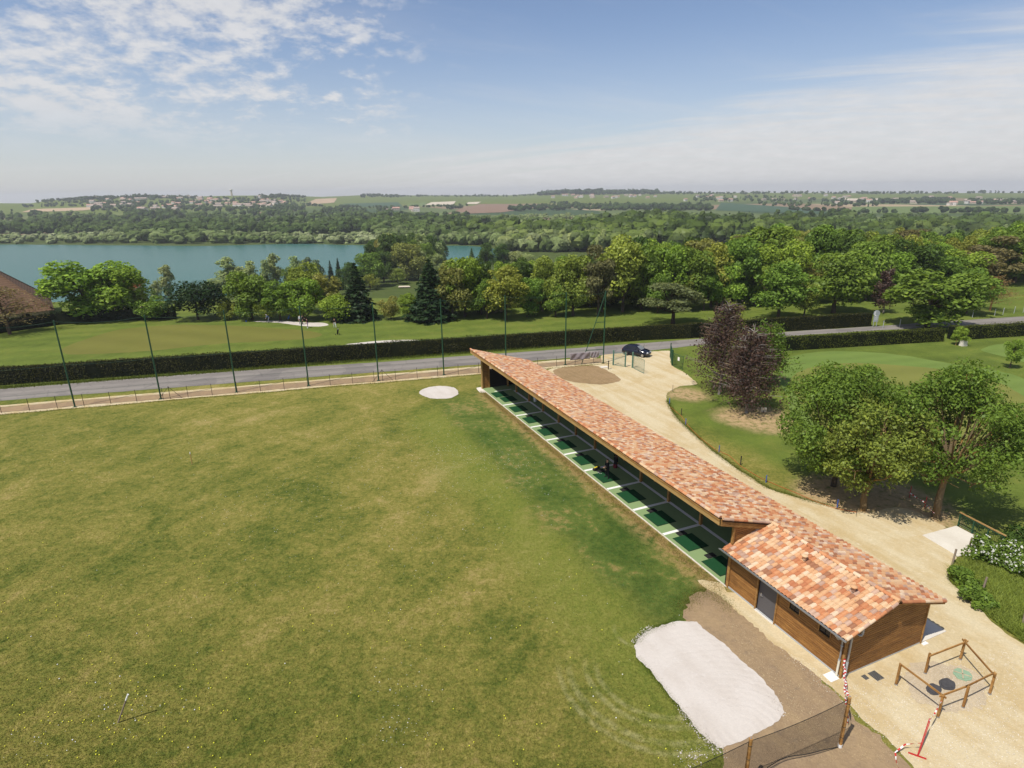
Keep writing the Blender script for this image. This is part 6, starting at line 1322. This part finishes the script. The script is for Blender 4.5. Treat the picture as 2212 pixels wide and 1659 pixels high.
def wood(x0, x1, ya, yb, n, h0, h1, t0, t1, kinds=(0, 1, 3, 4), wide=1.0):
    """n trees on the land seen between image rows ya(x) and yb(x)"""
    fa = ya if callable(ya) else (lambda x: ya); fb = yb if callable(yb) else (lambda x: yb); k = 0
    for _ in range(n * 2):
        if k >= n: break
        x = r5.uniform(x0, x1); y = fa(x) + (fb(x) - fa(x)) * r5.random(); p = T(x, y)
        if p is None: continue
        cl_ = .5 + .5 * math.sin(p[0] * .021 + 2 * math.sin(p[1] * .013)) * math.sin(p[1] * .017 + p[0] * .006)
        far_all.append((p, (h0 + (h1 - h0) * (.25 + .85 * cl_) * r5.uniform(.65, 1.45)), int(r5.choice(kinds)) if r5.random() < .88 else int(r5.choice((2, 5))), t0 + (t1 - t0) * min(1., max(0., .65 * (1 - cl_) + .5 * r5.random() - .05)), wide * r5.uniform(.85, 1.25))); k += 1
ip = lambda xs, ys: (lambda x: float(np.interp(x, xs, ys)))
wood(-60, 840, 512, 527, 300, 5, 10, .5, 1.0, wide=1.25)           # willows on the far shore
wood(-60, 840, 466, 509, 760, 8, 16, .15, .7)                      # woodland behind them
wood(250, 640, 500, 514, 40, 7, 12, .1, .5)
wood(820, 1100, 480, 530, 260, 8, 17, .2, .8)
wood(1080, 1500, 490, 545, 460, 8, 18, .2, .9)
wood(1480, 2260, 482, 525, 480, 8, 18, .1, .8)
wood(1480, 2260, 470, 484, 90, 6, 10, .1, .7)
wood(1080, 1560, 468, 476, 130, 7, 10, .5, .9)
wood(1100, 1540, ip([1100, 1200, 1540], [452, 443, 448]), ip([1100, 1200, 1540], [458, 455, 456]), 300, 10, 14, 0, .35)
wood(700, 850, 452, 470, 120, 8, 12, .1, .5)
wood(200, 660, 426, 458, 560, 6, 11, .0, .45); wood(80, 240, 428, 445, 70, 5, 9, 0, .4)                       # village gardens
sky_land = ip(SKYX, SKYY + 1.5)
wood(80, 430, lambda x: sky_land(x), lambda x: sky_land(x) + 3, 170, 8, 12, 0, .3)
wood(560, 660, lambda x: sky_land(x), lambda x: sky_land(x) + 3, 60, 8, 13, 0, .3)
wood(780, 860, lambda x: sky_land(x), lambda x: sky_land(x) + 4, 60, 9, 14, 0, .3)
wood(860, 1160, lambda x: sky_land(x), lambda x: sky_land(x) + 2, 110, 7, 11, 0, .4)
wood(1160, 1420, lambda x: sky_land(x), lambda x: sky_land(x) + 4, 200, 16, 26, 0, .25)
wood(1420, 2260, lambda x: sky_land(x), lambda x: sky_land(x) + 3, 230, 8, 14, 0, .4)
wood(1500, 1700, 425, 436, 90, 8, 12, 0, .4); wood(1900, 2060, 433, 441, 110, 10, 15, 0, .25); wood(2090, 2212, 436, 442, 50, 10, 14, 0, .3); wood(1640, 1900, 432, 447, 90, 7, 12, 0, .5)
for x0, y0, x1, y1, n in [(880, 448, 1010, 444, 26), (730, 447, 880, 449, 30), (850, 470, 1010, 464, 24), (1190, 438, 1260, 444, 20), (960, 452, 1000, 449, 12), (655, 443, 700, 446, 14), (1700, 452, 1860, 462, 24), (1860, 460, 2260, 459, 26), (50, 447, 250, 443, 20), (250, 456, 560, 448, 30), (500, 452, 660, 444, 26)]:   # field hedgerows
    wood(x0, x1, ip([x0, x1], [y0, y1]), ip([x0, x1], [y0 + 1.5, y1 + 1.5]), n, 6, 11, .0, .4)
_q = np.array([f[0] for f in far_all]); _in = inside([tuple(v.co[:2]) for v in lake.data.vertices], _q) & (_q[:, 2] < -14)
far_all = [f for f, w in zip(far_all, _in) if not w]
size = np.array([f[1] / np.linalg.norm(f[0] - [0, 0, CAMZ]) for f in far_all]); order = np.argsort(-size)
protos = [np_mesh('far_tree', V, F, m_leaf) for V, F in far_proto]
ramp_t = [0, .3, .55, .8, 1]; ramp_c = np.array([L(46, 60, 28), L(68, 86, 38), L(90, 108, 50), L(122, 134, 84), L(150, 156, 112)])
for i in order[:280]:
    p, h, k, t, w = far_all[i]; o = link('distant_tree', protos[k], None, (p[0], p[1], p[2] - .3), (0, 0, r5.uniform(0, 6))); o.scale = (h * w, h * w, h); o.color = (*[float(np.interp(t, ramp_t, ramp_c[:, j])) for j in range(3)], 1)
    tone = 'dark green' if t < .35 else 'mid green' if t < .65 else 'silvery green'; o['label'] = f'{tone} tree standing in the low woods around the lake'; o['category'] = 'tree'; o['group'] = f'{tone} trees of the low woods'
Vs = []; Fs = []; tint = []; nb_ = 0
for i in order[280:]:
    p, h, k, t, w = far_all[i]; V, F = (far_proto if size[i] > .013 else far_small)[k]; a = r5.uniform(0, 6.3); c, s = math.cos(a), math.sin(a)
    Vs.append(np.stack([(V[:, 0] * c - V[:, 1] * s) * h * w + p[0], (V[:, 0] * s + V[:, 1] * c) * h * w + p[1], V[:, 2] * h + p[2] - .3 - .1 * h], -1)); Fs.append(F + nb_); nb_ += len(V); tint.append(np.full(len(V), t, np.float32))
Vs = np.concatenate(Vs); me = np_mesh('distant_woodland', Vs, np.concatenate(Fs), m_wood); at = me.attributes.new('tint', 'FLOAT', 'POINT'); at.data.foreach_set('value', np.concatenate(tint)); tag(link('distant_woodland', me), kind='stuff')
# houses
m_hroof = [plain('roof_red', L(176, 140, 124), .9, .1, .2, .5), plain('roof_brown', L(158, 142, 130), .9, .1, .2, .5)]; m_hwall = [plain('render_cream', L(190, 178, 156), .9, .1, .1, .5), plain('render_white', L(206, 202, 194), .9, .1, .08, .5)]
def house_mesh(l, w, h, rh, wall, roof):
    m = MB(); m.bx((-l / 2, -w / 2, -2), (l / 2, w / 2, h)); m.cur = 1; a, b_ = l / 2 + .4, w / 2 + .4
    m.add([(-a, -b_, h - .1), (a, -b_, h - .1), (a, b_, h - .1), (-a, b_, h - .1), (-a, 0, h + rh), (a, 0, h + rh)], [(0, 1, 5, 4), (2, 3, 4, 5), (1, 2, 5), (3, 0, 4), (3, 2, 1, 0)]); m.cur = 2
    for x in np.arange(-l / 2 + 1.5, l / 2 - 1, 3.): m.bx((x - .5, -w / 2 - .06, 1.0), (x + .5, -w / 2 - .01, 2.3))
    return m.mesh('house', [wall, roof, m_glass])
hm = [house_mesh(12, 8, 3.4, 2.2, m_hwall[0], m_hroof[0]), house_mesh(10, 8, 5.2, 2.4, m_hwall[1], m_hroof[1]), house_mesh(15, 9, 3.6, 2.4, m_hwall[0], m_hroof[1]), house_mesh(9, 7, 4.8, 2.0, m_hwall[1], m_hroof[0])]
def village(n, x0, x1, fy, label, group):
    for _ in range(n):
        x = r5.uniform(x0, x1); p = T(x, fy(x) + 0.0)
        if p is None: continue
        o = link('house', hm[r5.integers(4)], None, tuple(p + [0, 0, .3]), (0, 0, r5.uniform(-.6, .6))); s = r5.uniform(.9, 1.3); o.scale = (s, s, s); tag(o, label, 'house', group)
village(62, 170, 600, lambda x: r5.uniform(428, 451), 'pale house among trees in the village on the hill slope', 'houses of the hillside village'); village(18, 400, 650, lambda x: r5.uniform(430, 441), 'pale house below the water tower on the hill', 'houses below the water tower')
village(24, 1190, 1420, lambda x: r5.uniform(423, 429), 'pale house in the row along the wooded ridge', 'houses along the wooded ridge'); village(26, 1480, 1900, lambda x: r5.uniform(424, 436), 'pale house scattered on the open plain', 'houses on the open plain'); village(24, 1800, 2212, lambda x: r5.uniform(424, 444), 'pale house on the plain beside the white crop tunnels', 'houses beside the crop tunnels')
village(7, 835, 905, lambda x: r5.uniform(453, 458), 'pale farm building beside the ploughed field', 'farm buildings by the ploughed field'); village(3, 715, 800, lambda x: r5.uniform(486, 489), 'long pale barn in the trees beyond the lake', 'barns beyond the lake'); village(3, 1350, 1420, lambda x: r5.uniform(464, 467), 'pale building below the dark plantation', 'buildings below the plantation'); village(4, 300, 420, lambda x: r5.uniform(454, 458), 'pale house at the foot of the village hill', 'houses at the hill foot')
p = T(501, 424); e = empty('water_tower', tuple(p)); hgt = 24.
MB().lathe([(3.2, -2), (2.6, hgt * .66)], 16).build('shaft', m_hwall[0], e); MB().lathe([(2.6, hgt * .66), (5.0, hgt * .80), (5.0, hgt * .96), (1.0, hgt)], 16).build('tank', m_hwall[1], e); tag(e, 'pale water tower rising from the hilltop village', 'tower')
# ------------------------------------------------------------------ air
hzm = bpy.data.materials.new('haze'); hzm.use_nodes = True; nt_ = hzm.node_tree; nt_.nodes.clear(); pv = nt_.nodes.new('ShaderNodeVolumePrincipled'); pv.inputs['Color'].default_value = (.93, .96, 1.0, 1); pv.inputs['Density'].default_value = .00017; pv.inputs['Anisotropy'].default_value = .2
ou = nt_.nodes.new('ShaderNodeOutputMaterial'); nt_.links.new(pv.outputs[0], ou.inputs['Volume'])
tag(MB().bx((-6600, -6600, -160), (6600, 6600, 75)).build('haze', hzm), kind='stuff')
